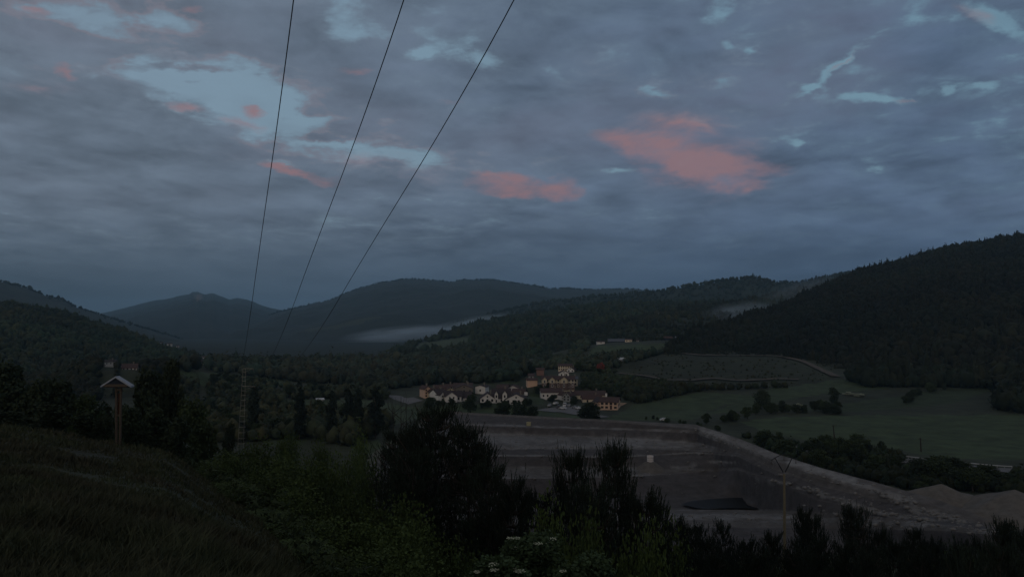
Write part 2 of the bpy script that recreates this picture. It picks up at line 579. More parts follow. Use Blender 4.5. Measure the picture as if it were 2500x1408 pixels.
def HB(x, y):
    x = np.asarray(x, float)
    y = np.maximum(np.asarray(y, float), 1.0)
    q = np.clip(1250 + F * x / y, TPX[0], TPX[-1] - 1)
    l = np.clip(np.log(y), 0, TL[-1] - 1e-6)
    i = np.clip(np.searchsorted(TPX, q, 'right') - 1, 0, len(TPX) - 2)
    j = np.clip(np.searchsorted(TL, l, 'right') - 1, 0, len(TL) - 2)
    a = (q - TPX[i]) / (TPX[i + 1] - TPX[i])
    b = (l - TL[j]) / (TL[j + 1] - TL[j])
    a = a * a * (3 - 2 * a) * .5 + a * .5
    z = (TZ[j, i] * (1 - a) + TZ[j, i + 1] * a) * (1 - b) + (TZ[j + 1, i] * (1 - a) + TZ[j + 1, i + 1] * a) * b
    n = fbm(x / 9, y / 9, 3) * .5 + fbm(x / 60, y / 60, 9) * 2.0 * np.clip((y - 40) / 200, 0, 1)
    return z + n * np.clip(y / 20, .1, 1)


# levelled ground under the buildings (photo column, row of the foot, distance, radius)
PADS_PX = [(1075, 958, 455, 14), (1096, 962, 450, 14), (1070, 975, 432, 14), (1106, 977, 428, 14), (1138, 977, 432, 14), (1133, 960, 465, 14), (1144, 969, 448, 14), (1130, 948, 500, 14), (1096, 950, 476, 14), (1177, 960, 470, 14), (1228, 957, 480, 14), (1254, 957, 486, 14), (1268, 967, 465, 14), (1190, 980, 430, 14), (1224, 981, 432, 14), (1260, 983, 427, 14), (1298, 938, 490, 14), (1319, 912, 580, 26), (1297, 924, 560, 26), (1397, 940, 500, 14), (1380, 903, 600, 26), (1376, 918, 560, 26), (1396, 909, 585, 26), (1345, 972, 465, 14), (1371, 973, 460, 14), (1389, 977, 455, 14), (1440, 975, 470, 14), (1444, 982, 452, 14), (1464, 993, 428, 14), (1490, 996, 418, 14), (1466, 838, 880, 60), (1505, 838, 900, 60), (1535, 835, 890, 60), (1557, 834, 880, 60), (1631, 829, 860, 60), (1656, 825, 870, 60), (1517, 880, 620, 26), (268, 892, 540, 26), (318, 903, 530, 26), (301, 899, 535, 20), (428, 897, 560, 26), (500, 889, 760, 60), (497, 874, 1000, 60), (781, 978, 450, 14), (1132, 884, 850, 60), (395, 844, 1500, 80), (414, 848, 1500, 80), (434, 851, 1500, 80), (1480, 978, 440, 14), (1284, 969, 440, 10), (1316, 940, 488, 12), (1427, 931, 520, 16)]
PADS = []


def H0(x, y):
    z = HB(x, y)
    if len(PADS):
        x = np.asarray(x, float)
        y = np.asarray(y, float)
        near = (y > 380) & (y < 1700)
        if np.any(near):
            xs, ys = (x[near], y[near]) if x.ndim else (x[None], y[None])
            num = np.zeros(xs.shape)
            den = np.full(xs.shape, 1e-9)
            keep = np.ones(xs.shape)
            for (a, b, r, R_) in PADS:
                w = np.exp(-(((xs - a) ** 2 + (ys - b) ** 2) / R_ ** 2) ** 1.3 * .6)
                num += w * w * r
                den += w * w
                keep *= (1 - w)
            dz_ = num / den * (1 - keep)
            if x.ndim:
                z = np.array(z)
                z[near] += dz_
            else:
                z = z + dz_[0]
    return z


for (a_, b_, Y_, R_) in PADS_PX:
    p_ = P(a_, b_, Y_)
    PADS.append((p_.x, p_.y, float(p_.z) - float(HB(p_.x, p_.y)), R_))


def ground_at(px, py, y0=3, y1=3000):
    ys = np.exp(np.linspace(math.log(y0), math.log(y1), 1600))
    s = float(sl(py))
    xs = PX(px, s, ys)
    d = s * ys - H0(xs, ys)
    k = np.where(d <= 0)[0]
    i = int(k[0]) if len(k) else len(ys) - 1
    if not len(k):
        print('no ground hit', px, py)
    Y = ys[i]
    return Vector((PX(px, s, Y), Y, float(H0(PX(px, s, Y), Y))))


# ------------------------------------------------------------------ landfill: terraces lofted between their edge lines
LPX = np.array([1085, 1100, 1300, 1500, 1700, 1800, 1900, 2000, 2150, 2300, 2400, 2500], float)
#     rows of (py at each column, z, shade of the strip that follows: 0 dark liner, 1 pale gravel, 2 earth)
LROWS = [
    ([1003, 1004, 1015, 1025, 1036, 1068, 1108, 1140, 1180, 1222, 1262, 1288], -30.0, 2),
    ([1009, 1010, 1021, 1031, 1047, 1085, 1128, 1160, 1198, 1240, 1275, 1296], -30.6, 0),
    ([1032, 1033, 1040, 1045, 1050, 1090, 1134, 1168, 1206, 1247, 1278, 1297], -32.2, 1),
    ([1036, 1037, 1044, 1049, 1058, 1098, 1145, 1180, 1216, 1254, 1281, 1298], -32.4, 0),
    ([1056, 1057, 1060, 1067, 1080, 1104, 1150, 1186, 1222, 1258, 1283, 1299], -34.4, 1),
    ([1091, 1092, 1090, 1091, 1094, 1106, 1152, 1190, 1226, 1262, 1284, 1300], -34.6, 2),
    ([1095, 1096, 1096, 1096, 1100, 1108, 1154, 1193, 1230, 1264, 1285, 1301], -34.8, 0),
    ([1110, 1110, 1111, 1114, 1103, 1110, 1158, 1197, 1236, 1267, 1286, 1302], -35.6, 1),
    ([1113, 1113, 1114, 1117, 1107, 1114, 1161, 1200, 1239, 1268, 1287, 1303], -35.8, 0),
    ([1145, 1145, 1140, 1140, 1148, 1142, 1170, 1215, 1248, 1272, 1288, 1304], -38.3, 2),
    ([1165, 1165, 1165, 1163, 1149, 1144, 1173, 1218, 1250, 1273, 1289, 1305], -38.6, 1),
    ([1168, 1168, 1168, 1166, 1153, 1148, 1176, 1221, 1252, 1274, 1290, 1306], -38.7, 0),
    ([1203, 1203, 1205, 1208, 1213, 1213, 1225, 1235, 1258, 1277, 1291, 1307], -42.0, 0),
    ([1242, 1242, 1242, 1243, 1243, 1243, 1245, 1250, 1262, 1279, 1292, 1308], -42.3, 2),
    ([1254, 1254, 1254, 1254, 1255, 1255, 1256, 1262, 1268, 1281, 1293, 1309], -37.5, 1),
    ([1266, 1266, 1266, 1268, 1270, 1270, 1270, 1274, 1280, 1288, 1297, 1312], -37.5, 2),
    ([1285, 1285, 1285, 1287, 1288, 1288, 1289, 1290, 1292, 1296, 1302, 1316], -37.6, 0),
    ([1345] * 12, -38.5, 0),
    ([1400] * 12, -40.5, 0),
]
NC = 300
cpx = np.linspace(1085, 2500, NC)
rows3, rtype = [], []
Yprev = None
for (pys, z, ty) in LROWS:
    py = np.interp(cpx, LPX, pys) + fbm(cpx / 40, np.full(NC, z * 7.0), 5) * 1.2
    s = sl(py)
    Y = z / s
    if Yprev is not None:
        Y = np.minimum(Y, Yprev - .7)
    Yprev = Y
    rows3.append(np.stack([PX(cpx, s, Y), Y, s * Y], 1))
    rtype.append(ty)
# the west end: every line runs out to the western rim
west = []
for k, r in enumerate(rows3):
    Yk = r[0, 1]
    west.append((-27.5 - .03 * (260 - Yk) , Yk, -30.2 - max(0, (200 - Yk)) * .05))
full = []
for r, w in zip(rows3, west):
    w = np.array(w)
    a = r.copy()
    # shorten: move the line's start to a slope foot 8 m in from the rim
    t = np.clip((a[:, 0] - (w[0] + 9)), 0, None)
    keep = a[:, 0] > w[0] + 9
    z0 = a[:, 2].copy()
    ins = [w + (w * 0 + np.array([f * 9, 0, 0])) for f in np.linspace(0, 1, 8)]
    zz = z0[np.argmax(keep)] if keep.any() else z0[0]
    ins = np.array(ins)
    ins[:, 1] = a[0, 1]
    ins[:, 2] = w[2] + (zz - w[2]) * np.linspace(0, 1, 8) ** 1.2
    full.append(np.vstack([ins, a]))
toe = full[0].copy()
d = np.gradient(toe[:, :2], axis=0)
nrm = np.stack([-d[:, 1], d[:, 0]], 1)
nrm /= np.linalg.norm(nrm, axis=1)[:, None] + 1e-9
for _ in range(30):
    nrm[1:-1] = (nrm[:-2] + nrm[1:-1] * 2 + nrm[2:]) / 4
nrm /= np.linalg.norm(nrm, axis=1)[:, None] + 1e-9
drop = 46 + toe[:, 2]
toe[:, :2] += nrm * (drop * 1.7)[:, None]
toe[:, 2] = -46.5
V3, CT = [], []
allrows = [toe] + full
types = [3] + rtype
PALE, DARK, EARTH, BANK = np.array([.165, .163, .165]), np.array([.070, .065, .066]), np.array([.100, .092, .088]), np.array([.105, .105, .075])
pal = {0: DARK, 1: PALE, 2: EARTH, 3: BANK}
SUB = 6
for k in range(len(allrows) - 1):
    a, b = allrows[k], allrows[k + 1]
    n = SUB
    for j in range(n):
        t = j / n
        r = a * (1 - t) + b * t
        r = r.copy()
        if k > 0:
            r[:, 2] += fbm(r[:, 0] / 6, r[:, 1] / 3, 21) * .5 * math.sin(math.pi * t)
        V3.append(r)
        c = np.repeat(pal[types[k]][None], len(r), 0).copy()
        n1 = fbm(r[:, 0] / 14, r[:, 1] / 5, 33)
        n2 = fbm(r[:, 0] / 3, r[:, 1] / 1.5, 71)
        if types[k] == 0:
            w = np.clip((n1 - .20) * 5, 0, 1)[:, None] * .5
            c = c * (1 - w) + EARTH * w
        elif types[k] == 1:
            w = np.clip((n1 + n2 * .8 + .10) * 3, 0, 1)[:, None]
            c = EARTH * (1 - w) + c * w
        elif types[k] == 2:
            w = np.clip((n1 + n2 - .12) * 5, 0, 1)[:, None]
            c = c * (1 - w) + PALE * .85 * w
        rpx = 1250 + r[:, 0] / (r[:, 1] * math.cos(TH) + r[:, 2] * math.sin(TH)) * F
        if k == 1:
            c = np.repeat(EARTH[None] * 1.08, len(r), 0)
        if 5 <= k <= 13:
            q_ = np.clip((rpx - 1720) / 120, 0, 1)[:, None]
            c = c * (1 - q_) + DARK * 1.05 * q_
        if k in (2, 3, 4):
            q_ = np.clip((rpx - 1720) / 80, 0, 1)[:, None]
            c = c * (1 - q_) + EARTH * q_
        c = c * (1 + n2[:, None] * .25)
        CT.append(c)
V3.append(allrows[-1])
CT.append(np.repeat(DARK[None], len(allrows[-1]), 0))
nr, ncol = len(V3), len(V3[0])
LV = np.vstack(V3)
LC = np.vstack(CT)
# pale rocky streaks thrown up on the pit slopes and along the inner haul road
def streaks(V, C, lst):
    pxs = 1250 + V[:, 0] / (V[:, 1] * math.cos(TH) + V[:, 2] * math.sin(TH)) * F
    pys = 704 - F * np.tan(np.arctan(V[:, 2] / V[:, 1]) - TH)
    for (x0, y0, x1, y1, w, amt) in lst:
        L2 = (x1 - x0) ** 2 + (y1 - y0) ** 2
        t = np.clip(((pxs - x0) * (x1 - x0) + (pys - y0) * (y1 - y0)) / L2, 0, 1)
        dd = np.hypot(pxs - x0 - t * (x1 - x0), (pys - y0 - t * (y1 - y0)))
        g = np.clip(1.3 - dd / w + fbm(V[:, 0] / 2.5, V[:, 1] / 1.2, 5) * 2.2, 0, 1)[:, None] * amt
        C[:] = C * (1 - g) + np.array([.225, .22, .215]) * g
    return C
LC = streaks(LV, LC, [(1715, 1052, 1770, 1068, 9, .8), (1770, 1070, 1900, 1118, 9, .5), (1930, 1128, 2080, 1172, 9, .9),
                      (2080, 1178, 2230, 1228, 8, .75), (2230, 1240, 2350, 1270, 8, .6), (1850, 1170, 1930, 1180, 4, .6), (1950, 1192, 2010, 1200, 4, .7),
                      (2000, 1205, 2150, 1250, 6, .8), (1730, 1128, 1800, 1130, 3, .8), (1640, 1140, 1700, 1138, 3, .6),
                      (1160, 1060, 1380, 1075, 12, .35), (1450, 1072, 1680, 1082, 12, .35), (1500, 1090, 1640, 1092, 3, .6),
                      (1780, 1240, 1860, 1243, 3, .5), (2160, 1255, 2280, 1268, 5, .5), (1220, 1094, 1480, 1091, 3, .5)])
idx = np.arange(nr * ncol).reshape(nr, ncol)
LFc = np.stack([idx[:-1, :-1], idx[1:, :-1], idx[1:, 1:], idx[:-1, 1:]], -1).reshape(-1, 4)
o = link('landfill_terraces', mesh_np('landfill_terraces', LV, LFc, M['fill'], LC, smooth=True))
tag(o, kind='structure')
bright = LC.mean(1)
pr = np.clip((bright - .09) * 14, .06, 1) * (np.repeat(np.arange(nr), ncol) > 8)
sel = rng.choice(len(LV), 3800, p=pr / pr.sum())
rp = LV[sel] + rng.normal(size=(3800, 3)) * np.array([.8, .6, 0])
rs = (.06 + .5 * rng.random(3800) ** 6)[:, None, None]
rv = (I0v[None] * rng.uniform(.6, 1.2, (3800, len(I0v), 1)) * rs * np.array([1.2, 1, .7])) + rp[:, None] + np.array([0, 0, .02])
o = link('rubble', mesh_np('rubble', rv.reshape(-1, 3), (I0f[None] + (np.arange(3800) * len(I0v))[:, None, None]).reshape(-1, 3), M['rock']))
tag(o, kind='stuff')
# western outer bank
wr = np.array([f[0] for f in full])
wt = wr.copy()
wt[:, 0] -= (46 + wr[:, 2]) * 1.6
wt[:, 2] = -46.5
wV, wC = [], []
for j in range(13):
    t = j / 12
    r = wr * (1 - t) + wt * t
    r[:, 2] += fbm(r[:, 0] / 5, r[:, 1] / 5, 2) * .7 * math.sin(math.pi * t)
    wV.append(r)
    g = np.clip(fbm(r[:, 0] / 8, r[:, 1] / 8, 4)[:, None] * 3 + .3 + t, 0, 1)
    wC.append(EARTH * (1 - g) + np.array([.070, .082, .048]) * g)
wn_ = len(wr)
idx = np.arange(13 * wn_).reshape(13, wn_)
o = link('landfill_bank', mesh_np('landfill_bank', np.vstack(wV), np.stack([idx[:-1, :-1], idx[1:, :-1], idx[1:, 1:], idx[:-1, 1:]], -1).reshape(-1, 4), M['fill'], np.vstack(wC), smooth=True))
tag(o, kind='structure')
foot = np.vstack([full[0][:, :2], np.array([full[k][-1, :2] for k in range(len(full))]), full[-1][::-1, :2], wr[::-1, :2]])


def inpoly(x, y, poly):
    poly = np.asarray(poly)
    ins = np.zeros(np.shape(x), bool)
    n = len(poly)
    j = n - 1
    for i in range(n):
        xi, yi = poly[i]
        xj, yj = poly[j]
        if yi != yj:
            c = ((yi > y) != (yj > y)) & (x < (xj - xi) * (y - yi) / (yj - yi) + xi)
            ins ^= c
        j = i
    return ins


footp = foot[::4]

# ground sheet: a fan of cells widening with distance
qs = np.concatenate([np.linspace(-1.5, -.72, 50, endpoint=False), np.linspace(-.72, .72, 760), np.linspace(.72, 1.5, 51)[1:]])
ysr = np.concatenate([np.exp(np.linspace(math.log(1.0), math.log(120), 110, endpoint=False)),
                      np.exp(np.linspace(math.log(120), math.log(900), 330, endpoint=False)),
                      np.exp(np.linspace(math.log(900), math.log(11500), 60))])
Q, YY = np.meshgrid(qs, ysr)
XX = Q * YY
ZZ = H0(XX, YY)
ins = inpoly(XX, YY, footp)
ZZ = np.where(ins, np.minimum(ZZ, -50), ZZ)
# land cover, by region of the valley
gpx = 1250 + F * XX / (YY * math.cos(TH) + ZZ * math.sin(TH))
gpy = 704 - F * np.tan(np.arctan(ZZ / YY) - TH)
nz = fbm(XX / 30, YY / 30, 77)
nz2 = fbm(XX / 7, YY / 7, 78)
SCRUB = np.array([.034, .040, .024])
FIELD = np.array([.044, .062, .029])
cov = np.repeat(SCRUB[None], gpx.size, 0).reshape(*gpx.shape, 3) * (1 + nz[..., None] * .8)
GR = np.array([.036, .043, .023])
nearw = np.clip((110 - YY) / 40, 0, 1)[..., None]
cov = cov * (1 - nearw) + GR * (1 + nz2[..., None] * .8) * nearw
br = np.clip(nz * 4 + .2, 0, 1)[..., None] * nearw
cov = cov * (1 - br) + np.array([.030, .029, .019]) * br
wx = gpx + nz * 26 + nz2 * 8
wy = gpy + nz2 * 7
FIELDS = [
    ([(1800, 1030), (1900, 1018), (2100, 1014), (2520, 1013), (2600, 1125), (2300, 1118), (2150, 1088), (1980, 1075), (1850, 1050)], 1.1),
    ([(1720, 1014), (1860, 955), (1930, 932), (2060, 926), (2200, 935), (2150, 950), (2000, 962), (1880, 985), (1800, 1005)], .95),
    ([(1940, 1000), (2330, 948), (2440, 945), (2330, 985), (2050, 1008)], .75),
    ([(1480, 1020), (1560, 988), (1640, 972), (1700, 958), (1850, 965), (1760, 992), (1690, 1026), (1500, 1026)], 1.0),
    ([(1437, 862), (1460, 843), (1640, 838), (1600, 858), (1540, 872), (1440, 875)], 1.15),
    ([(960, 1008), (1060, 985), (1170, 985), (1260, 990), (1400, 1010), (1420, 1030), (1080, 1012), (980, 1030)], .95),
    ([(430, 905), (600, 914), (720, 930), (705, 945), (560, 922), (500, 945), (450, 925)], 1.0),
    ([(690, 976), (880, 974), (960, 985), (1060, 1005), (960, 1036), (880, 1014), (750, 1002)], .95),
    ([(1290, 955), (1320, 950), (1330, 985), (1300, 985)], .9), ([(1225, 925), (1270, 920), (1265, 935), (1225, 936)], 1.1),
    ([(640, 1075), (760, 1070), (740, 1085), (650, 1090)], .9), ([(760, 1018), (810, 1015), (800, 1030), (760, 1030)], 1.6),
    ([(860, 1090), (930, 1070), (930, 1120), (900, 1130)], 1.2),
]
for poly, k in FIELDS:
    m = inpoly(wx, wy, poly) & (YY > 130) & (YY < 1200)
    cov[m] = FIELD * k * (1 + nz2[m][:, None] * .35)
m = inpoly(wx, wy, [(1480, 905), (1560, 875), (1640, 862), (1900, 870), (2040, 922), (1930, 945), (1700, 952), (1560, 950)]) & (YY > 300)
cov[m] = np.array([.029, .034, .018]) * (1 + (nz[m] + nz2[m])[:, None] * .6)
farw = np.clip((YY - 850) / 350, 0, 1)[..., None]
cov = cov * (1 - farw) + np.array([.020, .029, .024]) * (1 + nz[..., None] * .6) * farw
rr, cc = gpx.shape
idx = np.arange(rr * cc).reshape(rr, cc)
GF = np.stack([idx[:-1, :-1], idx[:-1, 1:], idx[1:, 1:], idx[1:, :-1]], -1).reshape(-1, 4)
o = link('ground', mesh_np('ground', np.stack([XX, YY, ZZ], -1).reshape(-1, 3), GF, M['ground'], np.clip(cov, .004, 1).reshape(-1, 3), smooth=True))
tag(o, kind='structure')


# ------------------------------------------------------------------ hills and mountains
HILLS = {}


def hill(name, ridge, Yr, base, Yb, colr, m, ncol=260, nrow=40, seed=1, rough=.06, fr=1.0, fields=()):
    px = np.linspace(ridge[0][0], ridge[-1][0], ncol)
    pr = np.interp(px, [a for a, _ in ridge], [b for _, b in ridge])
    yr = np.interp(px, [a for a, _ in Yr], [b for _, b in Yr])
    pb = np.interp(px, [a for a, _ in base], [b for _, b in base])
    yb = np.interp(px, [a for a, _ in Yb], [b for _, b in Yb])
    sr = sl(pr + fbm(px / 14 * fr, px * 0, seed, 3) * 3.0)
    sb = sl(pb)
    R3 = np.stack([PX(px, sr, yr), yr, sr * yr], 1)
    B3 = np.stack([PX(px, sb, yb), yb, sb * yb - 8], 1)
    rows, front = [], 0
    for t in np.linspace(0, 1, nrow):
        r = B3 * (1 - t) + R3 * t
        hgt = (R3[:, 2] - B3[:, 2])
        lam = np.maximum(np.abs(hgt).mean(), 20)
        r[:, 2] = B3[:, 2] + hgt * (t ** .85)
        bump = fbm(r[:, 0] / (lam * 1.6), r[:, 1] / (lam * 2.2), seed + 5, 5)
        r[:, 2] += bump * rough * lam * 4 * math.sin(math.pi * t) * min(1, (1 - t) * 2.0)
        rows.append(r)
    front = len(rows)
    for t in np.linspace(.12, 1, 8):
        r = R3.copy()
        r[:, 1] = yr * (1 + .28 * t)
        r[:, 0] *= (1 + .28 * t)
        r[:, 2] = R3[:, 2] * (1 - t) + (B3[:, 2] - 30) * t - abs(R3[:, 2] * .03)
        rows.append(r)
    A = np.array(rows)
    Vv = A.reshape(-1, 3)
    n = fbm(Vv[:, 0] / 60, Vv[:, 1] / 60, seed + 9)
    C = np.asarray(colr) * (1 + n[:, None] * .9)
    vpx = 1250 + Vv[:, 0] / (Vv[:, 1] * math.cos(TH) + Vv[:, 2] * math.sin(TH)) * F
    vpy = 704 - F * np.tan(np.arctan(Vv[:, 2] / Vv[:, 1]) - TH)
    mask = np.zeros(len(Vv), bool)
    for poly, c in fields:
        mk = inpoly(vpx + n * 14, vpy + n * 5, poly)
        C[mk] = np.array(c)
        mask |= mk
    idx = np.arange(len(Vv)).reshape(A.shape[0], A.shape[1])
    Fc = np.stack([idx[:-1, :-1], idx[:-1, 1:], idx[1:, 1:], idx[1:, :-1]], -1).reshape(-1, 4)
    o = link(name, mesh_np(name, Vv, Fc, m, np.clip(C, .003, 1), smooth=True))
    tag(o, kind='structure')
    HILLS[o.name] = dict(A=A[:front], px=vpx.reshape(A.shape[:2])[:front], py=vpy.reshape(A.shape[:2])[:front], mask=mask.reshape(A.shape[:2])[:front])
    return o.name


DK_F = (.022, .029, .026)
hF1 = hill('mountain', [(60, 800), (240, 767), (300, 752), (370, 735), (440, 722), (462, 718), (470, 712), (484, 712), (500, 718), (520, 716), (545, 725), (560, 730), (580, 727), (605, 732), (640, 745), (680, 756), (710, 757), (760, 775), (900, 830)],
           [(0, 9000), (1000, 9000)], [(60, 876), (1000, 876)], [(0, 2800), (1000, 2800)], DK_F, M['far'], ncol=300, nrow=60, seed=11, rough=.10, fr=.7,
           fields=[([(476, 722), (492, 717), (494, 728), (480, 735)], (.16, .12, .10))])
hF2 = hill('mountain', [(420, 850), (560, 805), (680, 762), (740, 748), (800, 735), (850, 714), (870, 706), (920, 692), (980, 683), (1050, 683), (1100, 690), (1130, 684), (1200, 683), (1260, 692), (1340, 705), (1450, 708), (1530, 706), (1600, 712), (1700, 725), (2000, 760)],
           [(0, 6200), (1200, 5800), (2000, 5400)], [(420, 880), (2000, 850)], [(0, 2100), (2000, 2600)], DK_F, M['far'], ncol=480, nrow=70, seed=21, rough=.13, fr=1.0,
           fields=[([(740, 806), (820, 792), (890, 778), (940, 770), (920, 780), (840, 798), (760, 812)], (.050, .062, .046))])
hL2 = hill('mountain', [(-700, 640), (-200, 650), (0, 688), (60, 702), (110, 722), (150, 731), (180, 748), (235, 766), (320, 792), (400, 815), (480, 840), (560, 868), (640, 885)],
           [(-700, 3300), (700, 3300)], [(-700, 872), (700, 880)], [(-700, 1900), (700, 1900)], (.022, .028, .020), M['far'], ncol=300, nrow=40, seed=31, rough=.08)
hM2 = hill('hill', [(1080, 800), (1180, 772), (1260, 752), (1350, 736), (1450, 724), (1560, 716), (1600, 712), (1680, 700), (1740, 690), (1820, 680), (1840, 680), (1880, 688), (1950, 691), (2000, 680), (2060, 669), (2130, 655), (2300, 640), (2600, 600), (3000, 560)],
           [(1000, 3000), (2000, 2700), (3000, 2400)], [(1080, 856), (3000, 850)], [(1000, 2000), (3000, 2000)], (.018, .026, .017), M['hill'], ncol=420, nrow=40, seed=41, rough=.09)
hM1 = hill('hill', [(860, 895), (900, 884), (940, 868), (1000, 841), (1060, 827), (1100, 813), (1150, 796), (1200, 786), (1300, 768), (1400, 752), (1500, 742), (1600, 742), (1750, 742), (2000, 750)],
           [(860, 1300), (1200, 1900), (2000, 2000)], [(860, 905), (1000, 895), (1200, 886), (1400, 870), (2000, 850)], [(860, 1000), (1300, 900), (2000, 1100)], (.022, .030, .018), M['hill'], ncol=380, nrow=50, seed=51, rough=.05,
           fields=[([(1000, 862), (1030, 838), (1080, 832), (1145, 824), (1145, 846), (1070, 864)], (.055, .075, .040)), ([(930, 878), (980, 864), (1010, 868), (960, 884)], (.062, .076, .050))])
hN = hill('hill', [(1330, 868), (1400, 838), (1450, 812), (1500, 796), (1560, 782), (1620, 764), (1700, 754), (1800, 742), (1900, 722), (2000, 700), (2200, 680), (2500, 660)],
          [(1330, 1000), (1700, 1500), (2500, 1700)], [(1330, 876), (1450, 850), (1560, 838), (1700, 830), (2500, 830)], [(1330, 860), (1700, 900), (2500, 1100)], (.021, .027, .017), M['hill'], ncol=320, nrow=40, seed=61, rough=.04)
hL3 = hill('hill', [(-700, 720), (-200, 730), (0, 743), (100, 757), (200, 779), (300, 811), (380, 843), (430, 862), (480, 878), (540, 892)],
           [(-700, 1250), (300, 1250), (540, 1100)], [(-700, 905), (540, 905)], [(-700, 560), (300, 700), (540, 800)], (.022, .031, .018), M['hill'], ncol=260, nrow=40, seed=71, rough=.05)
hR = hill('hill', [(1625, 862), (1660, 840), (1700, 818), (1760, 802), (1800, 788), (1830, 775), (1880, 762), (1940, 736), (1990, 712), (2040, 690), (2100, 664), (2150, 655), (2200, 642), (2260, 625), (2320, 608), (2400, 592), (2500, 578), (2700, 556), (3000, 540), (3600, 540)],
          [(1625, 760), (1800, 950), (2000, 1200), (2200, 1350), (3600, 1400)], [(1625, 872), (1700, 873), (1900, 878), (1990, 905), (2050, 928), (2300, 932), (2500, 945), (3600, 950)],
          [(1625, 700), (1900, 670), (2050, 560), (2300, 520), (3600, 480)], (.011, .013, .008), M['hill'], ncol=420, nrow=70, seed=81, rough=.035)


def hill_point(hn, px, py):
    h = HILLS[hn]
    d = (h['px'] - px) ** 2 + (h['py'] - py) ** 2
    i = np.unravel_index(np.argmin(d), d.shape)
    return Vector(h['A'][i])


# ------------------------------------------------------------------ far woods, one mass each
def crowns(name, pts, size, col, label_kind='woodland', conifer=.2, tall=1.0, tufts=14, seed=3):
    """one mesh of many lumpy crowns with loose tufts of leaves round each"""
    r = np.random.default_rng(seed)
    n = len(pts)
    sc = size * r.uniform(.5, 1.0, n) * (1 + .55 * r.random(n) ** 4) * (1.12 + fbm(pts[:, 0] / 70, pts[:, 1] / 70, seed + 3) * .8)
    isc = r.random(n) < conifer
    bv = I1v
    k = len(bv)
    disp = r.uniform(.62, 1.15, (n, k))
    Vv = bv[None] * disp[..., None]
    ang = r.uniform(0, 6.28, n)
    ca, sa = np.cos(ang)[:, None], np.sin(ang)[:, None]
    x = Vv[..., 0] * ca - Vv[..., 1] * sa
    y = Vv[..., 0] * sa + Vv[..., 1] * ca
    z = Vv[..., 2]
    taper = np.where(isc[:, None], np.clip(.75 - z * .6, .12, 1.2) * .75, 1)
    st = np.where(isc, 1.35, 1.0) * tall * r.uniform(.85, 1.2, n)
    X = pts[:, 0, None] + x * taper * sc[:, None] * .5
    Y = pts[:, 1, None] + y * taper * sc[:, None] * .5
    Z = pts[:, 2, None] + (z * .55 + .48) * sc[:, None] * st[:, None]
    verts = [np.stack([X, Y, Z], -1).reshape(-1, 3)]
    faces = [(I1f[None] + (np.arange(n) * k)[:, None, None]).reshape(-1, 3)]
    base = n * k
    tone = r.uniform(.75, 1.25, n) * np.clip(1 + fbm(pts[:, 0] / 90, pts[:, 1] / 90, seed + 40) * 1.5, .5, 1.7)
    hue = np.clip(r.uniform(-1, 1, n) + fbm(pts[:, 0] / 120, pts[:, 1] / 120, seed + 60) * 2, -1.2, 1.5)
    c = np.asarray(col)[None] * tone[:, None]
    c = c * (1 + hue[:, None] * np.array([.22, .0, -.12]))
    cols = [np.repeat(c, k, 0)]
    if tufts:
        d = r.normal(size=(n, tufts, 3))
        d /= np.linalg.norm(d, axis=-1)[..., None]
        tp = np.where(isc[:, None], np.clip(.75 - d[..., 2] * .6, .12, 1.2) * .75, 1)
        cx = pts[:, 0, None] + d[..., 0] * tp * sc[:, None] * .52
        cy = pts[:, 1, None] + d[..., 1] * tp * sc[:, None] * .52
        cz = pts[:, 2, None] + (d[..., 2] * .58 + .48) * sc[:, None] * st[:, None]
        cen = np.stack([cx, cy, cz], -1)[:, :, None, :]
        tri = r.normal(size=(n, tufts, 3, 3)) * (sc[:, None, None, None] * .10)
        verts.append((cen + tri).reshape(-1, 3))
        faces.append(np.arange(n * tufts * 3).reshape(-1, 3) + base)
        cols.append(np.repeat(c * 1.1, tufts * 3, 0))
    o = link(name, mesh_np(name, np.vstack(verts), np.vstack(faces), M['wood_far'], np.clip(np.vstack(cols), .002, 1)))
    return tag(o, kind='stuff')


def hill_samples(hn, n, seed, tmin=0, tmax=1, ridge_n=0, pxr=(-200, 2700)):
    h = HILLS[hn]
    r = np.random.default_rng(seed)
    A = h['A']
    nr_, nc_ = A.shape[:2]
    out = []
    while len(out) < n:
        m_ = n * 2
        i = r.uniform(tmin * (nr_ - 1), tmax * (nr_ - 1) - 1e-3, m_)
        j = r.uniform(0, nc_ - 1.001, m_)
        ii, jj = i.astype(int), j.astype(int)
        ii = np.minimum(ii, nr_ - 2)
        a, b = (i - ii)[:, None], (j - jj)[:, None]
        p = (A[ii, jj] * (1 - b) + A[ii, jj + 1] * b) * (1 - a) + (A[ii + 1, jj] * (1 - b) + A[ii + 1, jj + 1] * b) * a
        ok = (h['px'][ii, jj] > pxr[0]) & (h['px'][ii, jj] < pxr[1]) & ~h['mask'][ii, jj]
        out += list(p[ok])
    out = out[:n]
    if ridge_n:
        j = r.uniform(0, nc_ - 1.001, ridge_n)
        jj = j.astype(int)
        b = (j - jj)[:, None]
        p = A[-1, jj] * (1 - b) + A[-1, jj + 1] * b
        ok = (h['px'][-1, jj] > pxr[0]) & (h['px'][-1, jj] < pxr[1])
        out += list(p[ok])
    p = np.array(out)
    p[:, 2] -= 1.0
    return p


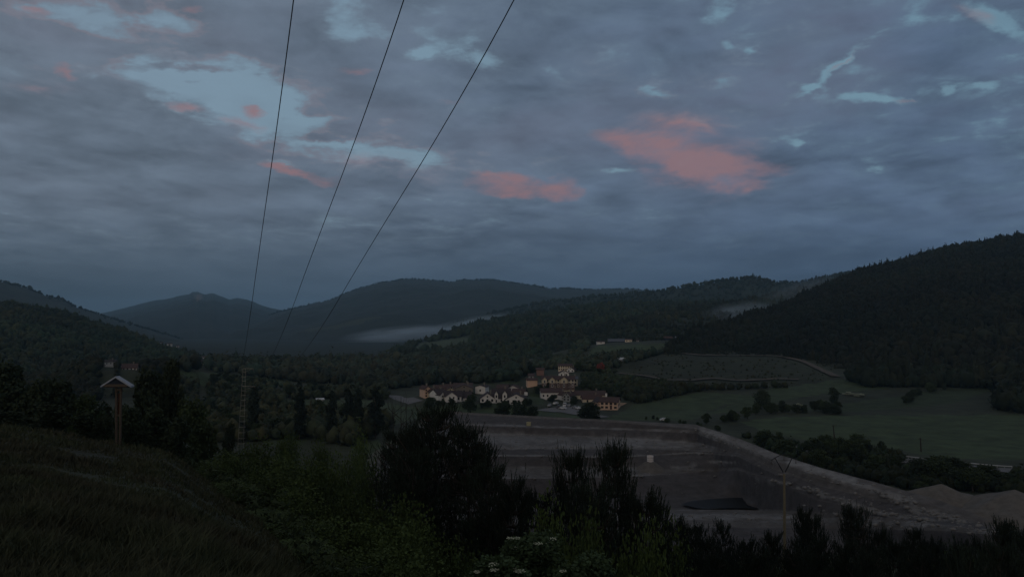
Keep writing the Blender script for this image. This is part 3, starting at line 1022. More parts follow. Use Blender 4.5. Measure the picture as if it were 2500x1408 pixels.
crowns('hillside_forest', hill_samples(hR, 15000, 1, ridge_n=1100), 8, (0.0114, 0.0137, 0.0065), conifer=.35, tufts=10, seed=1)
crowns('hillside_forest', hill_samples(hL3, 6000, 2, ridge_n=300), 8, (0.0258, 0.0350, 0.0168), conifer=.1, tufts=8, seed=2)
crowns('hillside_forest', hill_samples(hN, 4000, 3, ridge_n=300), 9, (0.0213, 0.0274, 0.0142), conifer=.2, tufts=6, seed=3)
crowns('hillside_forest', hill_samples(hM1, 7000, 4, ridge_n=400), 10, (0.0228, 0.0319, 0.0155), conifer=.15, tufts=6, seed=4)
crowns('hillside_forest', hill_samples(hM2, 5000, 5, ridge_n=900), 10, (0.0198, 0.0274, 0.0155), conifer=.15, tufts=0, seed=5)
crowns('mountain_forest', hill_samples(hF2, 40, 6, tmin=.9, ridge_n=1500), 11, (0.0198, 0.0258, 0.0181), conifer=.0, tufts=0, seed=6)
crowns('mountain_forest', hill_samples(hL2, 40, 8, tmin=.9, ridge_n=900), 10, (0.0198, 0.0258, 0.0168), conifer=.0, tufts=0, seed=8)


CLEAR = [(268, 892, 20), (318, 903, 26), (301, 899, 8), (428, 897, 6), (500, 889, 12), (497, 874, 6), (781, 978, 12), (1132, 884, 4), (1298, 938, 16), (1319, 912, 12), (1380, 903, 20), (1376, 918, 16), (1396, 909, 12),
         (1466, 838, 12), (1505, 838, 22), (1535, 835, 10), (1557, 834, 5), (1631, 829, 12), (1656, 825, 8), (1517, 880, 9)]
TRACKS = [[(1640, 852), (1652, 862), (1700, 868), (1800, 869), (1900, 870), (1960, 883), (2000, 902), (2040, 921)],
          [(1510, 912), (1580, 919), (1620, 930), (1700, 930), (1740, 924), (1800, 932), (1900, 926), (1950, 928)]]


def region_pts(polys, n, seed, y0=120, y1=1400):
    """random spots on the ground inside regions given as photo outlines"""
    r = np.random.default_rng(seed)
    out = []
    tries = 0
    allp = np.vstack([np.array(p) for p in polys])
    xa, xb = allp[:, 0].min(), allp[:, 0].max()
    while len(out) < n and tries < 60:
        tries += 1
        Yc = np.exp(r.uniform(math.log(y0), math.log(y1), n * 6))
        px = r.uniform(xa, xb, n * 6)
        x = (px - 1250) / F * Yc
        z = H0(x, Yc)
        py = 704 - F * np.tan(np.arctan(z / Yc) - TH)
        ok = np.zeros(len(px), bool)
        for p in polys:
            ok |= inpoly(px, py, p)
        ok &= ~inpoly(x, Yc, footp)
        for (cx_, cy_, hw2) in CLEAR:
            ok &= (np.abs(px - cx_) > hw2) | (py < cy_ - (12 if cx_ < 520 else 1)) | (py > cy_ + (110 if cx_ < 520 else 14))
        for tr in TRACKS:
            for (ax, ay), (bx, by) in zip(tr[:-1], tr[1:]):
                t_ = np.clip(((px - ax) * (bx - ax) + (py - ay) * (by - ay)) / ((bx - ax) ** 2 + (by - ay) ** 2), 0, 1)
                ok &= (np.abs(px - ax - t_ * (bx - ax)) > 12) | (np.abs(py + -3 - ay - t_ * (by - ay)) > 5)
        out += list(np.stack([x, Yc, z - .3], 1)[ok])
    return np.array(out[:n])


crowns('valley_woodland', region_pts([[(420, 905), (480, 884), (1100, 880), (1230, 890), (1290, 900), (1280, 925), (1200, 935), (1040, 940), (960, 950), (700, 930), (560, 912)],
                                      ], 2600, 11, 380, 1300), 8, (.034, .044, .028), conifer=.05, seed=21)
crowns('valley_woodland', region_pts([[(1290, 895), (1330, 870), (1440, 878), (1520, 868), (1620, 862), (1480, 905), (1420, 905), (1300, 902)],
                                      [(1400, 845), (1460, 835), (1440, 842), (1420, 870), (1380, 880)]], 800, 12, 450, 1100), 6, (.038, .050, .030), conifer=.05, seed=22)
crowns('scrub_bank', region_pts([[(1420, 915), (1500, 905), (1560, 930), (1700, 950), (1930, 945), (1700, 955), (1560, 985), (1470, 960), (1420, 945)]], 800, 13, 380, 700), 4, (0.0243, 0.0319, 0.0142), conifer=0, seed=23)
crowns('scrub_bank', region_pts([[(1500, 905), (1640, 864), (1900, 872), (2030, 922), (1930, 944), (1700, 950), (1560, 940)]], 260, 18, 450, 760), 1.5, (0.0350, 0.0380, 0.0181), conifer=0, seed=29)
crowns('valley_woodland', region_pts([[(420, 925), (470, 940), (560, 925), (700, 948), (940, 950), (950, 975), (700, 974), (690, 1000), (880, 1015), (960, 1038), (900, 1075), (860, 1090), (760, 1070), (640, 1076), (520, 1080), (430, 1040)]], 1300, 14, 200, 620), 5.5, (0.0258, 0.0327, 0.0168), conifer=.05, seed=24)
crowns('valley_woodland', region_pts([[(0, 880), (250, 870), (420, 900), (420, 980), (0, 980)]], 1500, 15, 250, 720), 6.5, (0.0198, 0.0258, 0.0129), conifer=.05, seed=25)
crowns('riverside_woodland', region_pts([[(1790, 1060), (1850, 1066), (1980, 1090), (2150, 1100), (2200, 1112), (2180, 1165), (2300, 1200), (2250, 1205), (2050, 1160), (1900, 1118)]], 420, 16, 150, 330), 2.6, (0.0182, 0.0251, 0.0116), conifer=.05, seed=26)
crowns('riverside_woodland', region_pts([[(2180, 1152), (2500, 1175), (2500, 1215), (2300, 1195), (2200, 1190)]], 160, 17, 120, 260), 3.2, (0.0198, 0.0274, 0.0116), conifer=0, seed=27)
crowns('forest_edge', region_pts([[(2060, 930), (2300, 926), (2500, 935), (2520, 1012), (2420, 1000), (2440, 950), (2300, 945), (2120, 945)]], 700, 19, 330, 640), 8, (0.0152, 0.0205, 0.0103), conifer=.2, seed=30)


# ------------------------------------------------------------------ roads and tracks: strips draped on the ground
def strip(name, pts, width, m, lift=.25, kind='structure', step=4):
    """pts: (px,py) on the ground, smoothed; width in metres"""
    P3 = [ground_at(a, b, 130) for a, b in pts]
    P3 = np.array([p[:2] for p in P3])
    seg = np.r_[0, np.cumsum(np.hypot(*np.diff(P3, axis=0).T))]
    n = max(3, int(seg[-1] / step))
    t = np.linspace(0, seg[-1], n)
    x = np.interp(t, seg, P3[:, 0])
    y = np.interp(t, seg, P3[:, 1])
    for _ in range(4):
        x[1:-1] = (x[:-2] + 2 * x[1:-1] + x[2:]) / 4
        y[1:-1] = (y[:-2] + 2 * y[1:-1] + y[2:]) / 4
    d = np.stack([np.gradient(x), np.gradient(y)], 1)
    d /= np.linalg.norm(d, axis=1)[:, None]
    nn = np.stack([-d[:, 1], d[:, 0]], 1)
    w = width * (1 + fbm(t / 15, t * 0, 3) * .5)
    rows = []
    for k in np.linspace(-.5, .5, 5):
        xx, yy = x + nn[:, 0] * w * k, y + nn[:, 1] * w * k
        rows.append(np.stack([xx, yy, H0(xx, yy) + lift], 1))
    A = np.array(rows)
    ix = np.arange(5 * n).reshape(5, n)
    o = link(name, mesh_np(name, A.reshape(-1, 3), np.stack([ix[:-1, :-1], ix[1:, :-1], ix[1:, 1:], ix[:-1, 1:]], -1).reshape(-1, 4), m, smooth=True))
    return tag(o, kind=kind)


strip('road', [(1880, 1089), (1950, 1100), (2050, 1111), (2205, 1124), (2300, 1136), (2400, 1144), (2520, 1154)], 7, M['road'])
strip('road', [(1320, 1000), (1360, 1003), (1410, 1009), (1470, 1020)], 9, M['road'])
strip('road', [(938, 966), (958, 966), (985, 975), (1015, 983)], 8, M['road'])
strip('parking_area', [(1368, 994), (1390, 998), (1412, 1006)], 26, M['road'], lift=.32)
strip('dirt_track', [(1640, 852), (1652, 862), (1700, 868), (1800, 869), (1900, 870), (1960, 883), (2000, 902), (2040, 921)], 6, M['track'], .9)
strip('dirt_track', [(1510, 912), (1580, 919), (1620, 930), (1700, 930), (1740, 924), (1800, 932), (1900, 926), (1950, 928)], 5, M['track'], .9)
strip('lane', [(1416, 872), (1414, 866), (1408, 858), (1412, 854)], 5, M['road'], .9, step=2)

# pond in the bottom of the pit
pond_px = [(1662, 1229), (1690, 1222), (1740, 1217), (1790, 1214), (1830, 1215), (1870, 1221), (1896, 1229), (1885, 1238), (1850, 1242), (1800, 1239), (1760, 1240), (1720, 1242), (1690, 1237)]
pv = []
for a, b in pond_px:
    s_ = float(sl(b))
    Y_ = -41.75 / s_
    pv.append((PX(a, s_, Y_), Y_, -41.75))
o = link('pond', mesh_np('pond', pv, [list(range(len(pv)))], M['water']))
tag(o, kind='structure')

# ------------------------------------------------------------------ houses
def quad_box(name, c, d, m, parent):
    b = MB()
    b.box(c, d)
    return b.build(name, m, parent)


WIN_ME = {}
HD = []


def window(parent, x, y, z, w, h, face, frame=False):
    """a pane standing 3 cm proud of the wall; face: 0 toward -y, 1 toward +x, 3 toward -x"""
    key = (round(w, 1), round(h, 1), face % 2)
    if key not in WIN_ME:
        b = MB()
        b.box((0, 0, 0), (w, .06, h) if face % 2 == 0 else (.06, w, h))
        WIN_ME[key] = b.mesh('window', M['pane'])
    o = link('window', WIN_ME[key], parent, (x, y, z))
    if frame:
        fk = key + ('f',)
        if fk not in WIN_ME:
            b = MB()
            for sx in (-1, 1):
                b.box((sx * (w / 2 + .09), -.02, 0), (.16, .1, h + .34))
            b.box((0, -.02, h / 2 + .09), (w, .1, .16))
            b.box((0, -.02, -h / 2 - .09), (w, .1, .16))
            WIN_ME[fk] = b.mesh('frame', M['frame'])
        link('frame', WIN_ME[fk], o)
    return o


def gable_roof(w, d, hw, hr, along, ov=.6, th=.25):
    """two roof slabs; along 'x': ridge runs along x"""
    b = MB()
    W, D = (w, d) if along == 'x' else (d, w)
    for sgn in (-1, 1):
        e = D / 2 + ov
        ze = hw - hr * ov / (D / 2)
        pts = []
        for (yy, zz) in ((0, hw + hr), (sgn * e, ze)):
            for xx in (-W / 2 - ov, W / 2 + ov):
                for q in (0, th):
                    pts.append((xx, yy, zz + q) if along == 'x' else (yy, xx, zz + q))
        b.add(pts, [[0, 2, 6, 4], [1, 5, 7, 3], [0, 1, 3, 2], [4, 6, 7, 5], [0, 4, 5, 1], [2, 3, 7, 6]])
    return b


def gable_wall(w, d, hw, hr, along, base=2.5):
    b = MB()
    hx, hy = w / 2, d / 2
    b.v = [(-hx, -hy, -base), (hx, -hy, -base), (hx, hy, -base), (-hx, hy, -base), (-hx, -hy, hw), (hx, -hy, hw), (hx, hy, hw), (-hx, hy, hw)]
    if along == 'x':
        b.v += [(-hx, 0, hw + hr), (hx, 0, hw + hr)]
        b.f = [[0, 1, 5, 4], [1, 2, 6, 9, 5], [2, 3, 7, 6], [3, 0, 4, 8, 7]]
    else:
        b.v += [(0, -hy, hw + hr), (0, hy, hw + hr)]
        b.f = [[0, 1, 5, 8, 4], [1, 2, 6, 5], [2, 3, 7, 9, 6], [3, 0, 4, 7]]
    return b


def house(px, py, wpx, wallpx, roofpx, along, yaw, wall, roof, label, cat='house', name='house', depth=9, wins=(2, 2), winsize=(1.0, 1.3),
          chimney=True, door=False, bays=(), Y=None, pos=None, group=None, loww=None, frames=False, side=1):
    p = pos if pos is not None else (ground_at(px, py, 250, 1400) if Y is None else P(px, py, Y))
    HD.append((label[:40], px, py, round(p.z - float(H0(p.x, p.y)), 1)))
    k = p.y / F
    w, hw, hr = wpx * k, wallpx * k, roofpx * k
    face = -math.atan2(p.x, p.y)
    t = thing(name, label, cat, p, face + R(yaw), group)
    gable_wall(w, depth, hw, hr, along).build('wall', M[wall], t)
    if loww:
        b = MB()
        b.box((0, -depth / 2 - .1, hw * .28 - .8), (w + .3, .2, hw * .56 + 1.6))
        b.build('lower_wall', M[loww], t)
    ro = gable_roof(w, depth, hw, hr, along).build('roof', M[roof], t)
    if chimney:
        b = MB()
        zc = hw + hr * .75
        b.box((w * .22, 0, zc + .5), (.8, .8, hr * .5 + 1.6))
        b.box((w * .22, 0, zc + .5 + hr * .25 + .9), (1.0, 1.0, .2))
        b.build('chimney', M['stone'], ro)
    nx, nzr = wins
    yo = -depth / 2 - .03 - (.1 if loww else 0)
    for j in range(nzr):
        zc = hw * (j + .5) / max(nzr, 1) + .1
        yj = yo if not (loww and zc > hw * .56) else -depth / 2 - .03
        for i in range(nx):
            xc = w * ((i + .5) / nx - .5)
            if door and j == 0 and i == nx // 2:
                continue
            window(t, xc, yj, zc, winsize[0], min(winsize[1], hw / nzr * .6), 0, frames)
    if along == 'y' and hr > 1.6 and nx:
        window(t, 0, -depth / 2 - .03, hw + hr * .35, .8, min(1.0, hr * .4), 0)
    if nzr and nx:
        for sg in (side,):
            for yy in (-depth * .22, depth * .22):
                window(t, sg * (w / 2 + .03), yy, hw * .55, winsize[0], min(winsize[1], hw * .35), 1)
    if door:
        quad_box('door', (w * ((nx // 2 + .5) / nx - .5), yo, 1.1), (1.2, .08, 2.2), M['shutter'], t)
    for (bx, bw, bd, bh, br, bwall) in bays:      # gabled bays standing forward of the front
        bw_, bh_, br_ = bw * k, bh * k, br * k
        gw = gable_wall(bw_, bd, bh_, br_, 'y')
        gw.v = [(v[0] + bx * k, v[1] - depth / 2 - bd / 2 + .05, v[2]) for v in gw.v]
        wo = gw.build('bay_wall', M[bwall], t)
        if loww:
            b = MB()
            b.box((bx * k, -depth / 2 - bd - .02, bh_ * .28 - .8), (bw_ + .1, .24, bh_ * .56 + 1.6))
            b.build('lower_wall', M[loww], wo)
        gr = gable_roof(bd, bw_, bh_, br_, 'y', .5) if False else gable_roof(bw_, bd + 2, bh_, br_, 'y', .45)
        gr.v = [(v[0] + bx * k, v[1] - depth / 2 - bd / 2 + 1.0, v[2] + .003) for v in gr.v]
        gr.build('bay_roof', M[roof], t)
        yb = -depth / 2 - bd - .02 - (.14 if loww else 0)
        nb = 2 if bw_ > 6 else 1
        for j in range(2):
            for i in range(nb):
                window(t, bx * k + bw_ * ((i + .5) / nb - .5) * .7, yb, bh_ * (.25 + .5 * j), .9, min(1.5, bh_ * .3), 0, frames)
    return t


# the left end of the village
house(1038, 968, 15, 20, 6, 'y', 18, 'salmon', 'tile_red', 'tall salmon gabled house, leftmost building of the village', depth=10, wins=(2, 3))
house(1054, 969, 22, 15, 7, 'y', 12, 'yellow', 'tile_red', 'yellow gabled house just right of the leftmost salmon house', depth=9, wins=(2, 2))
house(1075, 958, 32, 12, 6, 'x', 0, 'yellow', 'tile_red', 'long yellow house with an unbroken front wall behind the left houses', depth=9, wins=(0, 0), Y=455)
house(1096, 962, 24, 10, 7, 'y', 10, 'yellow', 'tile_red', 'small yellow gable peering over the white villas', wins=(2, 1), Y=450, chimney=False)
house(1070, 975, 26, 15, 10, 'x', 28, 'white', 'tile_dark', 'white villa with dark sloping roof at the left end of the front row', depth=10, wins=(2, 1), bays=[(-6, 12, 3, 14, 7, 'white')], Y=432)
house(1106, 977, 40, 12, 11, 'x', 0, 'white', 'tile_dark', 'white villa with a wide pointed gable left of the round tree', depth=10, wins=(3, 1), winsize=(1.1, 1.6), bays=[(-3, 26, 3, 13, 9, 'white')], Y=428)
house(1138, 977, 26, 9, 12, 'x', -10, 'white', 'tile_dark', 'low white villa whose roof runs down behind the round tree', depth=10, wins=(2, 1), Y=432, chimney=False)
house(1133, 960, 42, 14, 8, 'y', 0, 'stone', 'tile', 'broad brown gabled house behind the white villas', depth=12, wins=(3, 1), Y=465)
house(1144, 969, 20, 6, 5, 'y', 0, 'white', 'tile_dark', 'small white gable with twin windows before the broad brown house', depth=6, wins=(2, 1), winsize=(.7, 1.2), Y=448, chimney=False)
house(1130, 947, 44, 4, 8, 'x', 0, 'redwall', 'tile', 'long red tiled roof behind the whole left cluster', depth=14, wins=(0, 0), Y=500)
house(1096, 950, 16, 8, 4, 'x', 4, 'white', 'tile_red', 'narrow white house with tiny gable above the yellow house', depth=8, wins=(3, 1), Y=476)
house(1177, 960, 25, 17, 4, 'y', -14, 'white', 'tile_dark', 'tall bright white house with one round window', depth=10, wins=(1, 1), Y=470, side=-1)
house(1228, 957, 26, 12, 6, 'x', -6, 'grey', 'tile', 'plain grey barn with brown roof and no windows', cat='barn', name='barn', depth=12, wins=(0, 0), Y=480, chimney=False)
house(1254, 957, 22, 12, 5, 'y', -6, 'white', 'tile', 'white gable house touching the grey barn', depth=10, wins=(1, 1), Y=486, chimney=False)
house(1268, 967, 30, 9, 9, 'x', -16, 'stone', 'tile', 'stone walled cottage with brown roof right of the grey barn', cat='cottage', name='cottage', depth=9, wins=(1, 1), Y=465)
house(1190, 980, 34, 10, 12, 'y', 0, 'white', 'tile_dark', 'white gabled villa touching the right side of the round tree', depth=12, wins=(3, 1), winsize=(1.2, 1.6), Y=430)
house(1224, 981, 42, 12, 20, 'x', 0, 'white', 'tile_dark', 'white villa with small pointed dormers in its big purple roof', depth=13, wins=(3, 1), Y=432, bays=[(-12, 8, 1.2, 22, 7, 'white'), (8, 11, 1.2, 22, 8, 'white')])
house(1260, 983, 50, 11, 12, 'y', 0, 'white', 'tile_dark', 'wide white gabled villa at the right end of the front row', depth=12, wins=(4, 1), winsize=(1.2, 2.0), Y=427)
# the cluster on the rise
house(1298, 938, 24, 11, 4, 'x', 6, 'salmon', 'tile_red', 'small salmon house standing alone left of the apartment row', depth=9, wins=(0, 0), Y=490, chimney=False)
house(1319, 912, 18, 10, 4, 'x', 0, 'redwall', 'tile_red', 'plain rust coloured house behind the apartment row', depth=9, wins=(0, 0), Y=580, chimney=False)
house(1297, 924, 13, 8, 4, 'x', 0, 'grey', 'tile', 'little grey house above the small salmon house', depth=8, wins=(1, 1), Y=560, chimney=False)
house(1362, 944, 78, 19, 7, 'x', 3, 'yellow', 'tile', 'long three storey apartment row with gabled yellow upper floor', cat='apartments', name='apartment_row', depth=11,
      wins=(9, 3), winsize=(1.1, 1.6), loww='brick', Y=485, bays=[(-33, 11, 2.0, 20, 5, 'yellow'), (-15, 13, 2.2, 20, 5, 'yellow'), (13, 16, 2.4, 20, 6, 'yellow')], frames=True)
house(1399, 940, 20, 16, 5, 'x', 3, 'cream', 'slate', 'right hand wing of the apartment row under a grey roof', cat='apartments', name='apartment_wing', depth=10, wins=(2, 2), Y=500)
house(1380, 903, 32, 11, 4, 'x', -3, 'cream', 'tile', 'long cream house with two rows of windows, highest in the village', depth=10, wins=(6, 2), winsize=(.9, 1.1), Y=600, chimney=False)
house(1376, 918, 24, 8, 6, 'y', 4, 'white', 'tile', 'white gabled house below the long cream house', depth=9, wins=(2, 1), Y=560)
house(1396, 909, 17, 8, 5, 'y', -14, 'white', 'tile_dark', 'small white house at the right foot of the long cream house', depth=8, wins=(2, 1), Y=585)
# the lower right cluster
house(1345, 972, 50, 16, 8, 'x', 6, 'white', 'tile', 'low house with a wide grey brown roof left of the car park', depth=11, wins=(5, 1), Y=465)
house(1371, 973, 17, 11, 7, 'y', 26, 'white', 'tile', 'narrow white gable with dark frames above the car park', depth=9, wins=(2, 2), Y=460)
house(1389, 977, 18, 13, 8, 'y', -20, 'grey', 'tile', 'pale grey gabled house right of the narrow white gable', depth=9, wins=(2, 2), Y=455)
house(1440, 975, 72, 13, 8, 'x', 4, 'cream', 'tile', 'long brown roofed building behind the cream farmhouse', cat='building', name='long_building', depth=11, wins=(0, 0), Y=470)
house(1444, 982, 46, 10, 8, 'x', 6, 'cream', 'tile_red', 'cream farmhouse with a low red brown roof', cat='farmhouse', name='farmhouse', depth=9, wins=(2, 1), Y=452)
house(1464, 993, 20, 14, 8, 'y', 20, 'salmon', 'tile_dark', 'narrow gabled annex on the left side of the salmon farmhouse', cat='annex', name='annex', depth=8, wins=(1, 2), Y=428, chimney=False)
house(1490, 996, 42, 17, 9, 'x', -8, 'salmon', 'tile_red', 'salmon farmhouse with square windows at the edge of the meadow', cat='farmhouse', name='farmhouse', depth=12, wins=(4, 2), winsize=(1.5, 1.3), door=True, Y=418, chimney=False)
for (px0, py0, px1, py1, Ya, Yb, h, lab) in [(1512, 995, 1562, 989, 424, 450, 1.9, 'low salmon garden wall running right from the salmon farmhouse')]:
    a, b_ = P(px0, py0, Ya), P(px1, py1, Yb)
    b = MB()
    n = 8
    for i in range(n):
        p0, p1 = a.lerp(b_, i / n), a.lerp(b_, (i + 1) / n)
        c = (p0 + p1) / 2
        hh = h * (1.4 - .8 * i / n)
        b.box((c.x, c.y, c.z + hh / 2 - 1), ((p1 - p0).length, .5, hh + 2), math.atan2((p1 - p0).y, (p1 - p0).x))
    tag(b.build('garden_wall', M['salmon']), lab, 'wall')
# lone chimney stack, signboard and sheds
p = P(1480, 975, 440)
t = thing('chimney_stack', 'tall pale chimney stack behind the salmon farmhouse roof', 'chimney', p)
b = MB(); b.box((0, 0, 1), (1.0, 1.0, 5.4)); b.build('shaft', M['white'], t)
b = MB(); b.box((0, 0, 3.85), (1.3, 1.3, .3)); b.build('cap', M['stone'], t)
p = P(1284, 966, 440)
t = thing('signboard', 'small square white board on posts right of the stone cottage', 'sign', p)
b = MB(); b.box((0, 0, 1.3), (1.9, .12, 1.9)); b.build('board', M['white'], t)
for sx in (-.7, .7):
    b = MB(); b.box((sx, .1, -.8), (.14, .14, 2.4)); b.build('post', M['steel'], t)
# farms and houses farther off
house(1466, 838, 18, 4, 2, 'x', 10, 'white', 'tile_dark', 'low white shed at the left end of the hillside farm', cat='shed', name='farm_shed', depth=8, wins=(1, 1), chimney=False, Y=880)
house(1505, 838, 40, 5, 6, 'x', 0, 'soffit', 'slate', 'long blue grey barn roof of the hillside farm', cat='barn', name='barn', depth=18, wins=(0, 0), chimney=False, Y=900)
house(1535, 835, 16, 6, 2, 'x', -5, 'cream', 'tile', 'cream house at the right end of the hillside farm', depth=9, wins=(2, 1), chimney=False, Y=890)
house(1557, 834, 5, 3, 2, 'x', 0, 'white', 'tile_dark', 'tiny white hut right of the hillside farm', cat='hut', name='hut', depth=4, wins=(1, 1), chimney=False, Y=880)
house(1631, 829, 20, 4, 4, 'x', 0, 'soffit', 'tile_red', 'pinkish roofed shed at the foot of the dark forest', cat='shed', name='farm_shed', depth=12, wins=(0, 0), chimney=False, Y=860)
house(1656, 825, 13, 2, 1.5, 'x', 0, 'grey', 'zinc', 'low pale roof right of the pinkish shed', cat='shed', name='farm_shed', depth=8, wins=(0, 0), chimney=False, Y=870)
house(1517, 880, 14, 3, 4, 'x', -30, 'grey', 'green_farm', 'small shed with a steep white roof on the slope above the village', cat='shed', name='hillside_shed', depth=8, wins=(0, 0), chimney=False, Y=620)
house(1608, 774, 9, 3, 2, 'x', 0, 'white', 'zinc', 'lone white house high on the wooded hill', depth=7, wins=(1, 1), chimney=False, pos=hill_point(hN, 1608, 776) + Vector((0, -16, 4)))
house(268, 891, 26, 9, 3, 'x', 8, 'white', 'tile_dark', 'white house among trees above the wooden shelter', depth=9, wins=(3, 1), winsize=(.7, .9), Y=540)
house(318, 903, 32, 6, 9, 'x', -6, 'white', 'tile_red', 'house with a wide maroon roof right of the wooden shelter', depth=11, wins=(4, 1), Y=530)
house(301, 899, 9, 8, 3, 'y', 10, 'white', 'tile_dark', 'narrow white gable touching the maroon roofed house', depth=7, wins=(1, 1), Y=535, chimney=False)
house(428, 897, 6, 9, 2, 'y', 0, 'cream', 'tile', 'slim pale house half hidden by the dark leafy tree', depth=6, wins=(1, 2), Y=560, chimney=False)
house(500, 889, 18, 6, 4, 'x', 0, 'grey', 'tile', 'grey house in the tree belt left of the lattice mast', depth=10, wins=(2, 1), Y=760)
house(497, 874, 7, 3, 2, 'x', 0, 'white', 'tile', 'far white house above the grey house in the tree belt', depth=9, wins=(1, 1), Y=1000, chimney=False)
house(781, 978, 15, 4, 2, 'x', 3, 'grey', 'green_farm', 'low farm shed with a white sheet roof between the poplars', cat='shed', name='farm_shed', depth=7, wins=(0, 0), Y=450, chimney=False)
house(1132, 884, 4, 4, 1, 'x', 0, 'white', 'tile', 'tiny white house alone in the woods behind the village', depth=7, wins=(1, 1), Y=850, chimney=False)
for (hx, hy, hw_, lb) in [(395, 840, 5, 'leftmost of the specks of white houses below the left mountain'), (414, 843, 12, 'widest white building below the left mountain'),
                          (434, 848, 6, 'rightmost white house below the left mountain')]:
    house(hx, hy, hw_, 4, 2, 'x', 0, 'white', 'tile', lb, depth=14, wins=(1, 1), Y=1500, chimney=False, winsize=(2, 2))

# ------------------------------------------------------------------ cars
def car(px, py, yaw, paint, label, Y=None, van=False):
    p = ground_at(px, py, 200, 900) if Y is None else P(px, py, Y)
    t = thing('van' if van else 'car', label, 'van' if van else 'car', p + Vector((0, 0, .35)), R(yaw), 'cars parked in and near the village')
    L, W = (5.0, 1.9) if van else (4.2, 1.75)
    prof = [(-L / 2, .3), (-L / 2, .85), (-L * .40, .95), (-L * .22, 1.42), (L * .18, 1.44), (L * .32, .98), (L * .48, .82), (L / 2, .6), (L / 2, .3)]
    if van:
        prof = [(-L / 2, .3), (-L / 2, 1.9), (-L * .45, 2.05), (L * .22, 2.05), (L * .36, 1.2), (L * .49, 1.0), (L / 2, .7), (L / 2, .3)]
    b = MB()
    n = len(prof)
    for y, ins_ in ((-W / 2, 0), (W / 2, 0)):
        for (x, z) in prof:
            k = .86 if z > 1.2 else 1
            b.v.append((x, y * k, z))
    b.f = [list(range(n))[::-1], [n + i for i in range(n)]] + [[i, (i + 1) % n, n + (i + 1) % n, n + i] for i in range(n)]
    b.build('body', M[paint], t)
    for sx, nm in ((1, 'windscreen'), (-1, 'rear_window')):
        b = MB()
        zc = 1.18 if not van else 1.6
        xc = (L * .26 if not van else L * .30) if sx > 0 else (-L * .315 if not van else -L * .5 - .02)
        b.box((xc, 0, zc + .03), (.05, W * .8, .42 if not van else .6), 0, 0)
        b.build(nm, M['pane'], t)
    for sy in (-1, 1):
        b = MB()
        b.box((-.05 * L if not van else L * .12, sy * W * .47, 1.16 if not van else 1.55), (L * .38 if not van else L * .2, .05, .32 if not van else .5))
        b.build('side_window', M['pane'], t)
    for sx in (-1, 1):
        for sy in (-1, 1):
            b = MB()
            b.tube([(sx * L * .31, sy * (W / 2 - .16), .32), (sx * L * .31, sy * (W / 2 + .03), .32)], .33, 12)
            b.build('wheel', M['tyre'], t)
    return t


car(1342, 993, 75, 'cars', 'silver car at the left edge of the car park')
car(1357, 988, 60, 'carw', 'white car in the row behind the car park, left of the lamp')
car(1364, 997, 70, 'card', 'dark car in the middle of the car park')
car(1374, 1000, 150, 'carw', 'white car nearest the road in the car park')
car(1379, 993, 80, 'carw', 'white van at the back of the car park', van=True)
car(1389, 993, 78, 'cars', 'silver car beside the white van')
car(1404, 998, -60, 'cars', 'silver car at the right end of the car park')
car(1413, 1000, -55, 'carw', 'white car rightmost in the car park, beside the big bush')
car(1622, 1029, 0, 'carw', 'white car alone on the lane beyond the landfill rim', van=False)
car(1316, 940, 0, 'cars', 'silver car parked between the salmon house and the apartment row', Y=488)
car(1427, 931, 0, 'carw', 'white car alone right of the apartment row', Y=520)

# ------------------------------------------------------------------ poles, mast and wires
def wood_pole(px, py, hpx, lean, label, Y=None):
    p = ground_at(px, py, 150, 900)
    h = hpx * p.y / F
    t = thing('utility_pole', label, 'utility pole', p, 0, 'wooden poles in the meadow')
    b = MB()
    b.tube([(0, 0, -1), (lean * h, 0, h)], [.26, .2], 8)
    b.build('post', M['pole_wood'], t)
    b = MB()
    b.box((lean * h, 0, h * .93), (1.1, .14, .14))
    b.build('crossarm', M['pole_wood'], t)


wood_pole(2038, 1071, 33, -.10, 'dark leaning pole at the near edge of the right meadow, left one of two')
wood_pole(2249, 1102, 33, -.04, 'dark upright pole at the near edge of the right meadow, right one of two')
for px, py, h, lab in [(1376, 992, 26, 'slim lamp post in the middle of the car park'), (1337, 1003, 12, 'short lamp post by the road left of the car park')]:
    p = ground_at(px, py, 200, 900)
    hh = h * p.y / F
    t = thing('street_lamp', lab, 'street lamp', p)
    b = MB(); b.tube([(0, 0, -.5), (0, 0, hh)], [.09, .06], 8); b.build('post', M['galv'], t)
    b = MB(); b.box((.4, 0, hh), (1.0, .25, .12)); b.build('lamp_head', M['galv'], t)

# guard rail along the right hand road
gp = [ground_at(a, b_, 130) for a, b_ in [(2205, 1122), (2260, 1129), (2310, 1135), (2400, 1143), (2510, 1152)]]
t = thing('guard_rail', 'pale steel guard rail along the road below the right meadow', 'guard rail', gp[0])
b = MB()
pts = []
for a, c in zip(gp[:-1], gp[1:]):
    for i in range(6):
        q = a.lerp(c, i / 6)
        pts.append((q.x - gp[0].x, q.y - gp[0].y + 3.6, float(H0(q.x, q.y + 3.6)) - gp[0].z + .85))
b.tube(pts, .17, 6)
b.build('beam', M['rail'], t)
for q in pts:
    b = MB(); b.box((q[0], q[1] + .12, q[2] - .5), (.12, .12, 1.2)); b.build('post', M['rail'], t)
gp = [ground_at(a, b_, 130) for a, b_ in [(1882, 1086), (1915, 1091), (1955, 1098)]]
t = thing('guard_rail', 'short pale guard rail beyond the landfill bank, left of the trees', 'guard rail', gp[0])
b = MB()
pts = [(q.x - gp[0].x, q.y - gp[0].y, float(H0(q.x, q.y)) - gp[0].z + .9) for q in gp]
b.tube(pts, .2, 6)
b.build('beam', M['rail'], t)
